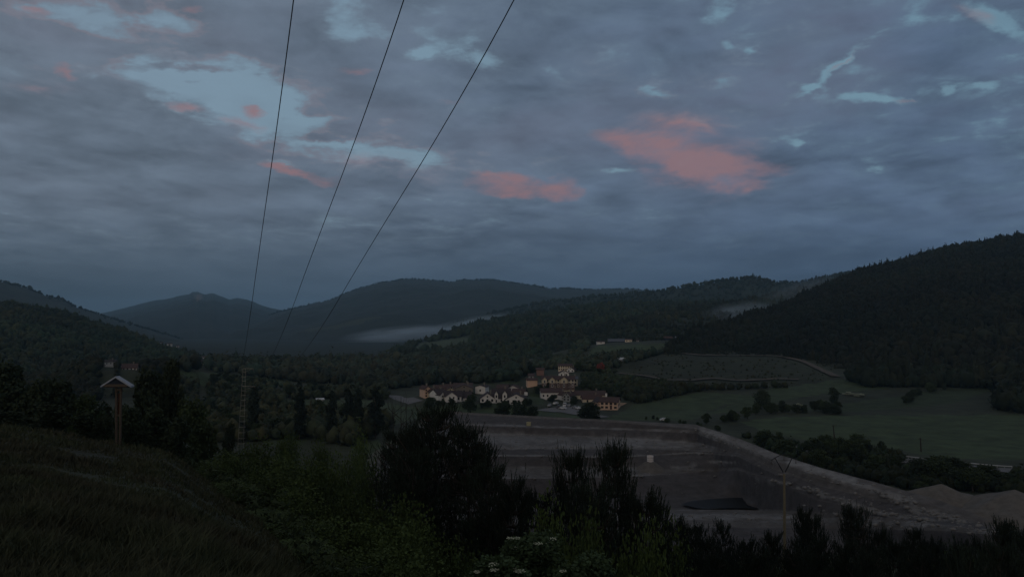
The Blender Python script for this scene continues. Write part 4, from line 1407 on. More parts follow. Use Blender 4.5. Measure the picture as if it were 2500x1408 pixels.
for q in pts:
    b = MB(); b.box((q[0], q[1] + .14, q[2] - .5), (.12, .12, 1.2)); b.build('post', M['rail'], t)

# lattice mast: two pale ladder sides joined by rungs, arms pointing right
Ym = 112.0
def mp(px, py, dy=0.0):
    q = P(px, py, Ym)
    return Vector((q.x, q.y + dy, q.z))
base = mp(587, 1098)
t = thing('lattice_mast', 'pale steel ladder-like mast with two short arms, rising from the dark bushes', 'power mast', base)
def rel(v): return v - base
zt, zb = 899, 1098
def edge_px(side, y):
    f = (y - zt) / (zb - zt)
    return (593.5 + (580 - 593.5) * f) if side < 0 else (599.8 + (594 - 599.8) * f)
for side in (-1, 1):
    for dy in (0, .3):
        b = MB()
        b.tube([rel(mp(edge_px(side, y) , y, dy * (1 + (y - zt) / 150))) for y in (zt, 960, 1030, zb)], .024 if dy == 0 else .018, 5)
        b.build('upright', M['galv'] if dy == 0 else M['steel'], t)
rungs = [908, 920, 930, 942, 953.5, 965, 977, 990, 1002, 1015.5, 1029, 1042.5, 1056, 1070, 1083]
for y in rungs:
    b = MB()
    dd = .3 * (1 + (y - zt) / 150)
    c = [rel(mp(edge_px(-1, y), y)), rel(mp(edge_px(1, y), y)), rel(mp(edge_px(1, y), y, dd)), rel(mp(edge_px(-1, y), y, dd))]
    b.tube([c[0], c[1]], .026, 5)
    b.tube([c[2], c[3]], .014, 4)
    b.tube([c[0], c[3]], .02, 4)
    b.tube([c[1], c[2]], .02, 4)
    b.build('rung', M['galv'], t)
arm_tips = []
for (y, x0, x1) in ((899, 594, 619), (942.5, 594, 623)):
    b = MB()
    b.tube([rel(mp(x0, y)), rel(mp(x1, y + .6))], .035, 5)
    b.tube([rel(mp(edge_px(1, y), y - 0 + 8)), rel(mp(x1 - 4, y + .6))], .016, 4)
    arm = b.build('crossarm', M['galv'], t)
    b = MB()
    b.tube([rel(mp(x1 - 1, y + .6)), rel(mp(x1 - 1, y + 5))], [.05, .07], 6)
    b.build('insulator', M['insul'], arm)
    arm_tips.append((x1 - 1, y + 5))

# three cables overhead, running down the valley to the mast
def cable(c0, c1, tip, label):
    S_ = 2.1
    us = [520, 400, 330, 300, 275, 265, 245, 219, 200, 188, 162, 145, 131, 117, 105, 86, 70, 58]
    ys_ = [-1350, -640, -260, -115, 0, 44, 128, 238, 330, 385, 482, 558, 620, 675, 735, 812, 870, 900]
    pts = []
    for u, y in zip(us, ys_):
        Y = F * S_ / u
        x = c0 + c1 * u
        pts.append(P(x, y, Y))
    # smooth the sag
    A = np.array([tuple(q) for q in pts])
    cf = np.polyfit(A[:, 1], A[:, 2], 3)
    cx = np.polyfit(A[:, 1], A[:, 0], 1)
    Yl = np.linspace(F * S_ / 520, F * S_ / 62, 60)
    # keep the measured rows, only lightly smoothed
    zl = np.interp(Yl, A[:, 1], A[:, 2])
    for _ in range(30):
        zl[1:-1] = (zl[:-2] + 2 * zl[1:-1] + zl[2:]) / 4
    xl = np.interp(Yl, A[:, 1], A[:, 0])
    poly = [Vector((a, b_, c)) for a, b_, c in zip(xl, Yl, zl)]
    d0 = (poly[0] - poly[1]).normalized()
    poly = [poly[0] + d0 * 30] + poly
    end = P(tip[0], tip[1], Ym)
    p0 = poly[-1]
    dirn = (poly[-1] - poly[-3]).normalized()
    m1 = p0 + dirn * 18
    for tt in np.linspace(.1, 1, 12):
        poly.append(p0 * (1 - tt) ** 2 + m1 * 2 * tt * (1 - tt) + end * tt ** 2)
    cu = bpy.data.curves.new('power_cable', 'CURVE')
    cu.dimensions = '3D'
    cu.bevel_depth = .0115
    cu.bevel_resolution = 2
    sp = cu.splines.new('POLY')
    sp.points.add(len(poly) - 1)
    for i, q in enumerate(poly):
        sp.points[i].co = (*q, 1)
        sp.points[i].radius = 1.0
    o = bpy.data.objects.new('power_cable', cu)
    COL.objects.link(o)
    dg = bpy.context.evaluated_depsgraph_get()
    me = bpy.data.meshes.new_from_object(o.evaluated_get(dg))
    me.materials.clear()
    me.materials.append(M['cable'])
    bpy.data.objects.remove(o)
    o = link('power_cable', me)
    tag(o, label, 'cable', 'overhead cables')


cable(552, .61, (595, 905), 'leftmost and steepest of the three overhead cables')
cable(552, 1.61, arm_tips[0], 'middle one of the three overhead cables')
cable(552, 2.61, arm_tips[1], 'rightmost, most slanted of the three overhead cables')

# concrete pole with a vaulted steel head
Yp = 100.0
def cp(px, py, dy=0.0):
    q = P(px, py, Yp)
    return Vector((q.x, q.y + dy, q.z))
base = cp(1916, 1340)
t = thing('concrete_pole', 'slim tan concrete pole with a dark vaulted steel head in front of the landfill', 'power pole', base)
rel = lambda v: v - base
b = MB()
b.tube([rel(cp(1916, 1400)), rel(cp(1914.5, 1156))], [.25, .15], 8)
b.build('shaft', M['conc'], t)
head = link('head', None, t)
bpy.data.objects.remove(head)
for (x0, y0, x1, y1) in ((1912, 1152, 1892, 1117), (1916.5, 1152, 1935, 1115)):
    b = MB()
    b.tube([rel(cp(x0, y0)), rel(cp(x1, y1))], [.09, .055], 6)
    b.build('strut', M['steel'], t)
b = MB()
b.tube([rel(cp(x, y)) for x, y in [(1883, 1122.5), (1890, 1118), (1900, 1112.5), (1907, 1109.8), (1914, 1109), (1922, 1109.5), (1930, 1113), (1936, 1116), (1944, 1120)]], .05, 6)
b.build('arch', M['steel'], t)
b = MB()
b.tube([rel(cp(1898, 1123.5)), rel(cp(1929, 1123.5))], .022, 5)
b.build('tie', M['steel'], t)
for (x, y0, y1) in ((1884, 1122, 1134), (1914, 1109, 1122), (1943, 1120, 1130)):
    b = MB()
    b.tube([rel(cp(x, y0)), rel(cp(x, y1))], .03, 5)
    b.tube([rel(cp(x, y1 - 2)), rel(cp(x, y1))], .085, 6)
    b.build('insulator', M['insul'], t)

# ------------------------------------------------------------------ wooden shelter on the near slope
def sp_(px, py, dy=0.0):
    q = P(px, py, 40.0)
    return Vector((q.x, q.y + dy, q.z))
base = sp_(292, 1043)
base.z = float(H0(base.x, base.y))
t = thing('trail_shelter', 'wooden trail signpost shelter with a little pitched roof on the grassy slope', 'shelter', base)
rel = lambda v: v - base
ap = rel(sp_(292, 918))
le, re_ = rel(sp_(256, 941)), rel(sp_(328.5, 941))
for e, nm in ((le, 'roof_slab'), (re_, 'roof_slab')):
    b = MB()
    v = []
    for q in (ap, e):
        for yy in (-.42, -.02):
            for zz in (0, .085):
                v.append((q.x, q.y + yy, q.z + zz - .06))
    b.add(v, [[0, 1, 3, 2], [4, 6, 7, 5], [0, 4, 5, 1], [2, 3, 7, 6], [1, 5, 7, 3], [0, 2, 6, 4]])
    b.build(nm, M['zinc'], t)
b = MB()
v = []
for yy in (-.30, -.26):
    for q in (ap, le, re_):
        s_ = Vector((ap.x, q.y, le.z)).lerp(Vector(q), .93)
        v.append((s_.x, yy, s_.z - .08))
b.add(v, [[0, 1, 2], [3, 5, 4], [0, 3, 4, 1], [1, 4, 5, 2], [2, 5, 3, 0]])
b.build('gable_board', M['soffit'], t)
b = MB()
c = rel(sp_(291, 939.5))
b.box((c.x, -.34, c.z), (1.28, .10, .14))
b.build('beam', M['timber'], t)
for x in (285.5, 297):
    b = MB()
    a, c = rel(sp_(x, 941)), rel(sp_(x, 1030))
    b.tube([(a.x, -.05, a.z), (c.x * .7, -.05, -.3)], .065, 8)
    b.build('post', M['timber'], t)
b = MB()
c = rel(sp_(291, 951))
b.box((c.x, -.05, c.z), (.22, .08, .10))
b.box((c.x, -.05, c.z - 1.35), (.20, .08, .10))
b.build('crosspiece', M['timber'], t)
b = MB()
c = rel(sp_(291, 985))
b.box((c.x, .02, c.z), (.14, .05, 1.1))
b.build('panel', M['shutter'], t)

# ------------------------------------------------------------------ landfill furniture
def shaft(px, py_base, z, wpx, hpx, m, label, mound_px, apex_drop):
    Y = z / float(sl(py_base))
    p = P(px, py_base, Y)
    k = Y / F
    t = thing('concrete_shaft', label, 'concrete shaft', p, 0, 'well shafts standing in the landfill')
    r_, h = wpx * k / 2, hpx * k
    b = MB()
    n = 28
    for (rr_, zz) in ((r_, -1.0), (r_, h), (r_ * .82, h), (r_ * .82, h - .8)):
        for i in range(n):
            w = 2 * math.pi * i / n
            b.v.append((rr_ * math.cos(w), rr_ * math.sin(w), zz))
    for j in range(3):
        for i in range(n):
            b.f.append([j * n + i, j * n + (i + 1) % n, (j + 1) * n + (i + 1) % n, (j + 1) * n + i])
    b.f.append([3 * n + i for i in range(n)])
    b.build('ring', M[m], t, smooth=False)
    for zz in (.33, .66):
        b = MB()
        for (rr_, z2) in ((r_ * 1.012, h * zz - .03), (r_ * 1.012, h * zz + .03)):
            for i in range(n):
                w = 2 * math.pi * i / n
                b.v.append((rr_ * math.cos(w), rr_ * math.sin(w), z2))
        for i in range(n):
            b.f.append([i, (i + 1) % n, n + (i + 1) % n, n + i])
        b.build('joint', M['stone'], t)
    # its mound of earth
    R_, H_ = mound_px * k / 2, apex_drop * k
    vs, N, Kc = [], 48, 14
    for j in range(Kc + 1):
        f = j / Kc
        rr_ = r_ * 1.02 + (R_ - r_) * f
        for i in range(N):
            w = 2 * math.pi * i / N
            rj = rr_ * (1 + .10 * math.sin(3 * w + 1) * f + .05 * math.sin(7 * w) * f)
            x, y = rj * math.cos(w), rj * math.sin(w)
            zz = -H_ * 1.6 * (f ** 1.15) + float(fbm(np.array([x + p.x]), np.array([y + p.y]), 8)[0]) * .35
            vs.append((x, y, zz + .1))
    fs = [[j * N + i, (j + 1) * N + i, (j + 1) * N + (i + 1) % N, j * N + (i + 1) % N] for j in range(Kc) for i in range(N)]
    o = link('earth_mound', mesh_np('earth_mound', vs, fs, M['mound'], smooth=True), None, p)
    tag(o, 'smooth cone of loose earth round the foot of the %s shaft' % ('white' if m == 'ringw' else 'yellowish'), 'earth mound')


shaft(1587.5, 1127, -36.3, 15.5, 15, 'ringw', 'white round concrete shaft on its own earth cone in the landfill', 120, 26)
shaft(1291, 1039, -32.2, 11.5, 9, 'ringy', 'small yellowish concrete shaft on the far bench of the landfill', 62, 15)

# little orange dumper on the near haul road
p = P(2157, 1277, 132)
Yd = -37.4 / float(sl(1277))
p = P(2157, 1277, Yd)
t = thing('site_dumper', 'small orange and white dumper standing on the near haul road', 'dumper', p, R(20))
b = MB(); b.box((0, 0, .55), (1.25, .8, .3)); b.build('chassis', M['steel'], t)
b = MB()
b.add([(-.05, -.42, .72), (.62, -.42, .72), (.80, -.45, 1.15), (-.12, -.45, 1.15), (-.05, .42, .72), (.62, .42, .72), (.80, .45, 1.15), (-.12, .45, 1.15)],
      [[0, 3, 2, 1], [4, 5, 6, 7], [0, 1, 5, 4], [1, 2, 6, 5], [0, 4, 7, 3], [2, 3, 7, 6]])
b.build('skip', M['white'], t)
b = MB(); b.box((-.42, 0, .92), (.42, .72, .45)); b.build('engine_cover', M['orange'], t)
for sx in (-.5, .12, .5):
    for sy in (-.4, .4):
        if sx == .12: continue
        b = MB(); b.tube([(sx, sy - .1, .3), (sx, sy + .1, .3)], .3, 12); b.build('wheel', M['tyre'], t)
b = MB()
for sy in (-.34, .34):
    b.tube([(-.55, sy, 1.1), (-.55, sy, 1.55)], .03, 5)
b.tube([(-.55, -.34, 1.55), (-.55, .34, 1.55)], .03, 5)
b.build('roll_bar', M['orange'], t)

# spoil heaps at the right end
def heap(px, py, Y, rx, ry, h, label, seed, m='mound'):
    p = P(px, py, Y)
    N, Kc = 64, 24
    vs = []
    for j in range(Kc + 1):
        f = j / Kc
        for i in range(N):
            w = 2 * math.pi * i / N
            e = 1 + .14 * math.sin(2 * w + seed) + .07 * math.sin(5 * w + seed * 2)
            x, y = rx * f * e * math.cos(w), ry * f * e * math.sin(w)
            z = h * (1 - f) ** .9 + float(fbm(np.array([x / 3 + seed * 9]), np.array([y / 3]), seed)[0]) * 1.1 * min(1, f * 4) - 1.2 * f
            vs.append((x, y, z))
    fs = [[j * N + i, (j + 1) * N + i, (j + 1) * N + (i + 1) % N, j * N + (i + 1) % N] for j in range(Kc) for i in range(N)]
    o = link('spoil_heap', mesh_np('spoil_heap', vs, fs, M[m], smooth=True), None, p)
    return tag(o, label, 'spoil heap', 'heaps of spoil beside the landfill')


heap(2300, 1240, 152, 15, 13, 4.9, 'steep pointed spoil heap beyond the landfill road, left one of the pair', 3)
heap(2480, 1262, 142, 17, 14, 5.2, 'broad low spoil heap at the right edge of the view', 5)

# ------------------------------------------------------------------ trees
def leaf_mesh(name, blobs, n, leaf, m, seed, flat=.35):
    """leaf-sized quads spread through a set of clumps (x,y,z,r)"""
    r = np.random.default_rng(seed)
    bl = np.array(blobs, float)
    wgt = bl[:, 3] ** 2.2
    ci = r.choice(len(bl), n, p=wgt / wgt.sum())
    d = r.normal(size=(n, 3))
    d /= np.linalg.norm(d, axis=1)[:, None]
    rad = bl[ci, 3] * (r.random(n) ** .38) * r.uniform(.85, 1.12, n)
    c = bl[ci, :3] + d * rad[:, None] * np.array([1, 1, .85])
    a = r.normal(size=(n, 3))
    a[:, 2] *= flat
    a /= np.linalg.norm(a, axis=1)[:, None]
    b = np.cross(a, r.normal(size=(n, 3)))
    b /= np.linalg.norm(b, axis=1)[:, None] + 1e-9
    s = (leaf * r.uniform(.6, 1.35, n))[:, None]
    q = np.stack([c - a * s * .5, c + b * s * .32, c + a * s * .5, c - b * s * .32], 1).reshape(-1, 3)
    return mesh_np(name, q, np.arange(n * 4).reshape(-1, 4), m)


def trunk_mesh(h, r0, limbs, seed, m='bark', name='trunk'):
    rd = random.Random(seed)
    b = MB()
    pts = [(0, 0, -.6)]
    x = y = 0
    for i in range(1, 6):
        x += rd.uniform(-.04, .04) * h
        y += rd.uniform(-.04, .04) * h
        pts.append((x, y, h * i / 5))
    b.tube(pts, [r0 * (1 - .16 * i) for i in range(6)], 7)
    for k in range(limbs):
        f = rd.uniform(.35, .95)
        i = min(4, int(f * 5))
        a = Vector(pts[i]).lerp(Vector(pts[i + 1]), f * 5 - i)
        w = rd.uniform(0, 6.28)
        L = h * rd.uniform(.3, .6)
        mid = a + Vector((math.cos(w) * L * .5, math.sin(w) * L * .5, L * .35))
        e = a + Vector((math.cos(w) * L * .8, math.sin(w) * L * .8, L * .9))
        b.tube([a, mid, e], [r0 * .4, r0 * .25, r0 * .08], 5)
    return b.mesh(name, M[m], smooth=True)


def round_blobs(seed, h, w, n, low=.25, spread=.8):
    rd = random.Random(seed)
    out = []
    for i in range(n):
        a = rd.uniform(0, 6.28)
        z = rd.uniform(low, .96)
        env = math.sin(math.pi * min(1, max(.08, (z - low * .7) / (1 - low * .7)))) ** .6
        rr_ = w / 2 * env * math.sqrt(rd.random()) * spread
        out.append((math.cos(a) * rr_, math.sin(a) * rr_, z * h * .92, w * rd.uniform(.13, .24)))
    return out


TEMPL = {}


def tree_kind(key, crown, trunk):
    TEMPL[key] = (crown, trunk)


for i in range(4):
    tree_kind('broad%d' % i, leaf_mesh('crown', round_blobs(50 + i, 1, .9, 22), 2600, .075, M['leaf'], i), trunk_mesh(.7, .03, 6, i))
for i in range(2):
    tree_kind('dark%d' % i, leaf_mesh('crown', round_blobs(60 + i, 1, .95, 26, .12), 3600, .07, M['leaf_dark'], 10 + i), trunk_mesh(.65, .03, 6, 20 + i))
for i in range(3):
    bl = [(random.Random(i * 50 + k).uniform(-.05, .05), random.Random(i * 70 + k).uniform(-.05, .05), .10 + .86 * k / 15, .105 * (math.sin(math.pi * (.12 + .82 * k / 15)) ** .5)) for k in range(16)]
    tree_kind('poplar%d' % i, leaf_mesh('crown', bl, 2600, .045, M['poplar'], 30 + i, flat=1.5), trunk_mesh(.8, .015, 2, 40 + i))
for i in range(2):
    tree_kind('blossom%d' % i, leaf_mesh('crown', round_blobs(80 + i, 1, 1.1, 16, .1), 1600, .07, M['blossom'], 45 + i), trunk_mesh(.55, .03, 5, 47 + i))
tree_kind('red', leaf_mesh('crown', round_blobs(90, 1, 1.0, 20, .1), 2200, .075, M['red_leaf'], 49), trunk_mesh(.6, .03, 5, 48))
for i in range(3):
    tree_kind('bush%d' % i, leaf_mesh('crown', [(x, y, z * .8, r_ * 1.15) for x, y, z, r_ in round_blobs(100 + i, 1, 1.5, 26, .0, .85)], 7500, .045, M['leaf_near'], 51 + i), trunk_mesh(.5, .02, 8, 53 + i))


def tree(kind, p, h, w, label, name='tree', cat='tree', group=None, rz=None):
    cm, tm = TEMPL[kind]
    t = thing(name, label, cat, p, 0, group)
    c = link('crown', cm, t)
    s = link('trunk', tm, t)
    z = random.uniform(0, 6.28) if rz is None else rz
    for q in (c, s):
        q.scale = (w, w, h)
        q.rotation_euler = (0, 0, z)
    return t


random.seed(5)


def tree_px(kind, px, py_top, py_base, wpx, label, Y=None, **kw):
    p = ground_at(px, py_base, 20, 1500) if Y is None else Vector((P(px, py_base, Y).x, Y, float(H0(P(px, py_base, Y).x, Y))))
    top = P(px, py_top, p.y)
    h = top.z - p.z
    base_w = {'p': .22, 'b': .9}.get(kind[0], .95)
    if kind.startswith('poplar'): base_w = .24
    if kind.startswith('bush'): base_w = 1.6
    w = wpx * p.y / F / base_w
    return tree(kind, p, max(h, 1), w, label, **kw)


# poplars on the valley floor
G = 'poplars standing in a loose row'
for (px, t_, b_, w_, k, lab) in [(617, 938, 1052, 32, 0, 'dark poplar right behind the lattice mast, leftmost of the poplars'),
                                 (733, 944, 1040, 28, 1, 'column shaped poplar left of the white roofed farm shed'),
                                 (808, 952, 1050, 26, 2, 'slim poplar right of the white roofed farm shed'),
                                 (851, 938, 1062, 26, 0, 'left half of the close pair of poplars'), (874, 945, 1062, 26, 1, 'right half of the close pair of poplars'),
                                 (918, 942, 1064, 34, 2, 'darkest poplar, at the right end of the row')]:
    tree_px('poplar%d' % k, px, t_, b_, w_, lab, name='poplar', cat='poplar', group=G, Y=300)
# singled-out trees
for (k, px, t_, b_, w_, Y, lab, nm, cat_) in [
    ('dark0', 1148, 960, 1006, 38, 395, 'round dark tree in front of the white villas', 'tree', 'tree'),
    ('dark1', 1268, 985, 1014, 56, 360, 'wide dark bush below the right villa', 'bush', 'bush'),
    ('dark0', 1228, 982, 1012, 46, 365, 'wide dark bush right of the round tree, behind the landfill rim', 'bush', 'bush'),
    ('dark1', 1300, 992, 1018, 40, 350, 'low dark bush left of the road, behind the landfill rim', 'bush', 'bush'),
    ('dark1', 1443, 984, 1022, 78, 340, 'big dome shaped dark bush below the salmon farmhouse', 'bush', 'bush'),
    ('dark0', 1350, 962, 992, 30, 440, 'dark tree at the left of the car park', 'tree', 'tree'),
    ('dark1', 1401, 966, 986, 24, 440, 'dark tree between the grey gabled house and the cream farmhouse', 'tree', 'tree'),
    ('dark0', 1867, 950, 1008, 52, 400, 'tall square shouldered tree in the hedge of the right meadows', 'tree', 'tree'),
    ('blossom0', 1952, 985, 1006, 22, 385, 'white blossoming hawthorn in the meadow hedge', 'hawthorn', 'hawthorn'),
    ('blossom1', 2070, 956, 976, 26, 450, 'left one of two pale blossoming trees by the forest edge', 'hawthorn', 'hawthorn'),
    ('blossom0', 2098, 960, 980, 26, 445, 'right one of two pale blossoming trees by the forest edge', 'hawthorn', 'hawthorn'),
    ('dark1', 2035, 946, 984, 34, 420, 'dark tree left of the two pale blossoming trees', 'tree', 'tree'),
    ('dark0', 2042, 990, 1012, 38, 375, 'low dark thicket between the hawthorn and the forest', 'bush', 'bush'),
    ('red', 1467, 884, 906, 20, 570, 'copper red tree on the slope above the village', 'tree', 'tree'),
    ('dark1', 560, 1035, 1092, 40, 150, 'small dark tree left of the lattice mast foot', 'tree', 'tree'),
    ('broad0', 1615, 822, 838, 30, 860, 'light green tree by the pinkish shed', 'tree', 'tree'),
    ('broad1', 1648, 806, 838, 38, 880, 'taller light green tree over the low pale roof', 'tree', 'tree'),
    ('dark0', 1507, 812, 832, 16, 960, 'dark tree behind the blue grey barn', 'tree', 'tree'),
    ('dark1', 512, 862, 884, 24, 900, 'dark round tree rising above the tree belt, far left', 'tree', 'tree'),
    ('dark0', 545, 864, 886, 26, 900, 'second dark round tree above the tree belt', 'tree', 'tree'),
    ('dark0', 672, 866, 892, 44, 860, 'broad dark tree topping the tree belt under the middle cable', 'tree', 'tree'),
]:
    tree_px(k, px, t_, b_, w_, lab, Y=Y, name=nm, cat=cat_)
# hedge and village trees, each its own
G = 'trees and hedges of the village and meadows'
k = 0
for (pts, n, s0, s1, lab) in [
    ([(1720, 1036), (1800, 1026), (1860, 1010), (1930, 1006), (2000, 1006), (2050, 1008)], 26, 3, 6, 'dark shrub in the hedge between the meadows'),
    ([(1010, 1000), (1060, 990), (1120, 992), (1180, 998)], 14, 2.5, 5, 'dark garden shrub below the white villas'),
    ([(1185, 992), (1240, 996), (1310, 985)], 10, 2, 4, 'low garden shrub by the right villa'),
    ([(1030, 940), (1150, 930), (1210, 935), (1280, 930)], 16, 5, 8, 'leafy tree behind the village roofs'),
    ([(1310, 960), (1360, 950), (1420, 950)], 12, 3, 6, 'leafy tree between the village rows'),
    ([(1420, 945), (1480, 960), (1540, 975), (1600, 972), (1680, 960)], 20, 3, 6, 'leafy tree above the salmon farmhouse'),
    ([(1240, 925), (1290, 915), (1340, 900), (1400, 888)], 16, 5, 8, 'leafy tree round the upper village houses'),
    ([(1410, 905), (1440, 900), (1460, 915)], 7, 4, 7, 'leafy tree right of the long cream house'),
    ([(690, 968), (760, 975), (830, 975), (940, 976)], 12, 3, 5, 'low tree by the farm shed meadow'),
    ([(1560, 1020), (1620, 1030), (1700, 1042), (1780, 1056)], 10, 1.2, 2.6, 'low shrub along the lane beyond the landfill rim'),
    ([(1470, 872), (1520, 862), (1560, 858)], 8, 3, 6, 'tree in the hedges of the hillside fields'),
    ([(2180, 1000), (2260, 960), (2330, 950)], 8, 4, 7, 'leafy tree at the foot of the forest'),
    ([(1480, 1000), (1440, 1002), (1420, 1010)], 6, 2, 4, 'shrub beside the car park'),
]:
    arr = np.array(pts, float)
    for i in range(n):
        f = random.random() * (len(arr) - 1)
        j = int(f)
        q = arr[j] * (1 - f + j) + arr[j + 1] * (f - j) if j < len(arr) - 1 else arr[-1]
        p = ground_at(q[0] + random.uniform(-6, 6), q[1] + random.uniform(-3, 3), 230, 1200)
        h = random.uniform(s0, s1)
        tree(random.choice(['broad0', 'broad1', 'broad2', 'broad3', 'dark0', 'dark1']), p, h, h * random.uniform(.9, 1.5), lab, group=lab.replace('tree', 'trees').replace('shrub', 'shrubs'), name='tree' if 'tree' in lab else 'shrub', cat='tree' if 'tree' in lab else 'shrub')

G = 'trees and bushes between the landfill bank and the road'
for i, q in enumerate(region_pts([[(1790, 1062), (1850, 1068), (1980, 1092), (2150, 1100), (2200, 1116), (2180, 1165), (2300, 1200), (2250, 1205), (2050, 1160), (1900, 1118)], [(2180, 1155), (2500, 1175), (2500, 1215), (2300, 1195)]], 62, 91, 150, 330)):
    h = random.uniform(3, 7.5)
    tree(random.choice(['broad0', 'broad1', 'broad2', 'dark0', 'dark1', 'broad3']), Vector(q), h, h * random.uniform(.9, 1.6), 'dark leafy tree between the landfill bank and the road', group=G)
G = 'trees scattered over the left valley floor'
for i, q in enumerate(region_pts([[(430, 925), (560, 925), (700, 948), (940, 950), (950, 975), (700, 974), (690, 1000), (880, 1015), (950, 1040), (880, 1090), (760, 1070), (640, 1076), (520, 1080)]], 70, 92, 200, 620)):
    h = random.uniform(5, 9)
    tree(random.choice(['broad0', 'broad1', 'broad2', 'dark0', 'dark1', 'broad3']), Vector(q), h, h * random.uniform(.8, 1.4), 'leafy tree scattered over the left valley floor', group=G)

# dark trees behind the near brow, left
G = 'dark trees behind the grassy brow'
for (px, t_, w_, Y, kk) in [(20, 872, 150, 85, 'dark0'), (95, 930, 110, 75, 'dark1'), (-60, 860, 160, 90, 'dark1'), (150, 915, 120, 95, 'dark0'), (212, 962, 90, 80, 'broad2'), (255, 985, 70, 100, 'dark1'),
                            (348, 955, 80, 85, 'dark1'), (372, 890, 110, 95, 'dark0'), (420, 882, 80, 90, 'dark1'), (470, 970, 90, 75, 'broad1'), (440, 1010, 90, 60, 'dark0'), (120, 985, 120, 55, 'dark1'), (30, 1000, 120, 52, 'dark0'),
                            (210, 1000, 90, 60, 'dark0'), (380, 985, 90, 66, 'dark0'), (500, 1030, 90, 70, 'broad3'), (250, 1010, 60, 58, 'dark0'), (300, 990, 90, 72, 'dark1'), (325, 985, 80, 62, 'dark0')]:
    p0 = P(px, 1000, Y)
    p = Vector((p0.x, Y, float(H0(p0.x, Y))))
    h = P(px, t_, Y).z - p.z
    tree(kk, p, h, w_ * Y / F, 'dark leafy tree behind the grassy brow on the left', name='tree', group=G)


# pines: whorled limbs with upturned shoots
def pine_mesh(seed, h, w, shoots_per=12, levels=13):
    rd = random.Random(seed)
    r = np.random.default_rng(seed)
    b = MB()
    sway = [(rd.uniform(-.02, .02) * h, rd.uniform(-.02, .02) * h) for _ in range(4)]
    tp = [(0, 0, -.8), (sway[0][0], sway[0][1], h * .3), (sway[1][0], sway[1][1], h * .6), (0, 0, h)]
    b.tube(tp, [.018 * h, .014 * h, .009 * h, .002 * h], 7)
    sh = []
    for L in range(levels):
        f = .10 + .86 * L / (levels - 1)
        z = h * f
        env = (w / 2) * max(.16, math.sqrt(max(0, 1 - ((f - .30) / .72) ** 2)))
        for k in range(rd.choice((5, 6, 7))):
            a = rd.uniform(0, 6.28)
            ln = env * rd.uniform(.6, 1.12)
            rise = ln * rd.uniform(.15, .75)
            p0 = Vector((0, 0, z))
            p1 = p0 + Vector((math.cos(a) * ln * .55, math.sin(a) * ln * .55, rise * .22))
            p2 = p0 + Vector((math.cos(a) * ln, math.sin(a) * ln, rise))
            b.tube([p0, p1, p2], [.006 * h, .004 * h, .0015 * h], 4)
            for s in range(shoots_per):
                u = rd.uniform(.25, 1.0) ** .8
                q = p0.lerp(p1, u * 2) if u < .5 else p1.lerp(p2, u * 2 - 1)
                off = Vector((rd.gauss(0, 1), rd.gauss(0, 1), rd.gauss(0, .6))) * (.10 * env + .008 * h)
                st = q + off
                up = Vector((math.cos(a) * rd.uniform(0, .7) + rd.gauss(0, .25), math.sin(a) * rd.uniform(0, .7) + rd.gauss(0, .25), 1)).normalized()
                sh.append((st, up, rd.uniform(.45, 1.0) * (1.25 if u > .8 else 1)))
    for k in range(10):      # leader candles
        sh.append((Vector((rd.gauss(0, .02) * h, rd.gauss(0, .02) * h, h * rd.uniform(.90, 1.0))), Vector((rd.gauss(0, .15), rd.gauss(0, .15), 1)).normalized(), 1.2))
    n = len(sh)
    st = np.array([tuple(s[0]) for s in sh])
    up = np.array([tuple(s[1]) for s in sh])
    ln = np.array([s[2] for s in sh]) * .62 * (h / 13) ** .5
    K = 18
    t = np.linspace(0, 1, K)[None, :, None]
    d = r.normal(size=(n, K, 3))
    d -= (d * up[:, None]).sum(-1, keepdims=True) * up[:, None]
    d /= np.linalg.norm(d, axis=-1, keepdims=True)
    base = st[:, None] + up[:, None] * ln[:, None, None] * t
    nl = (.17 * (1 - .45 * t)) * (h / 13) ** .35
    tip = base + (d * .6 + up[:, None] * .85) * nl
    sd = np.cross(d, up[:, None]) * .026
    tri = np.stack([base - sd, base + sd, tip], 2).reshape(-1, 3)
    return b.mesh('trunk', M['bark'], smooth=True), mesh_np('needles', tri, np.arange(len(tri)).reshape(-1, 3), M['needle'])


PINES = [pine_mesh(200, 14, 7.4, 34, 20), pine_mesh(201, 9, 6.0, 30, 15), pine_mesh(202, 7, 4.5, 26, 12), pine_mesh(203, 5, 3.6, 24, 10)]
PH = [14, 9, 7, 5]
PW = [7.4, 6.0, 4.5, 3.6]


def pine(px, py_top, Y, h, wpx, label, v, group=None, name='pine_tree'):
    q = P(px, py_top, Y)
    zg = float(H0(q.x, Y))
    t = thing(name, label, 'pine', (q.x, Y, zg), 0, group)
    hh = q.z - zg
    for nm, me in (('trunk', PINES[v][0]), ('needles', PINES[v][1])):
        o = link(nm, me, t)
        sx = wpx * Y / F / PW[v]
        o.scale = (sx, sx, hh / PH[v])
        o.rotation_euler = (0, 0, random.uniform(0, 6.28))


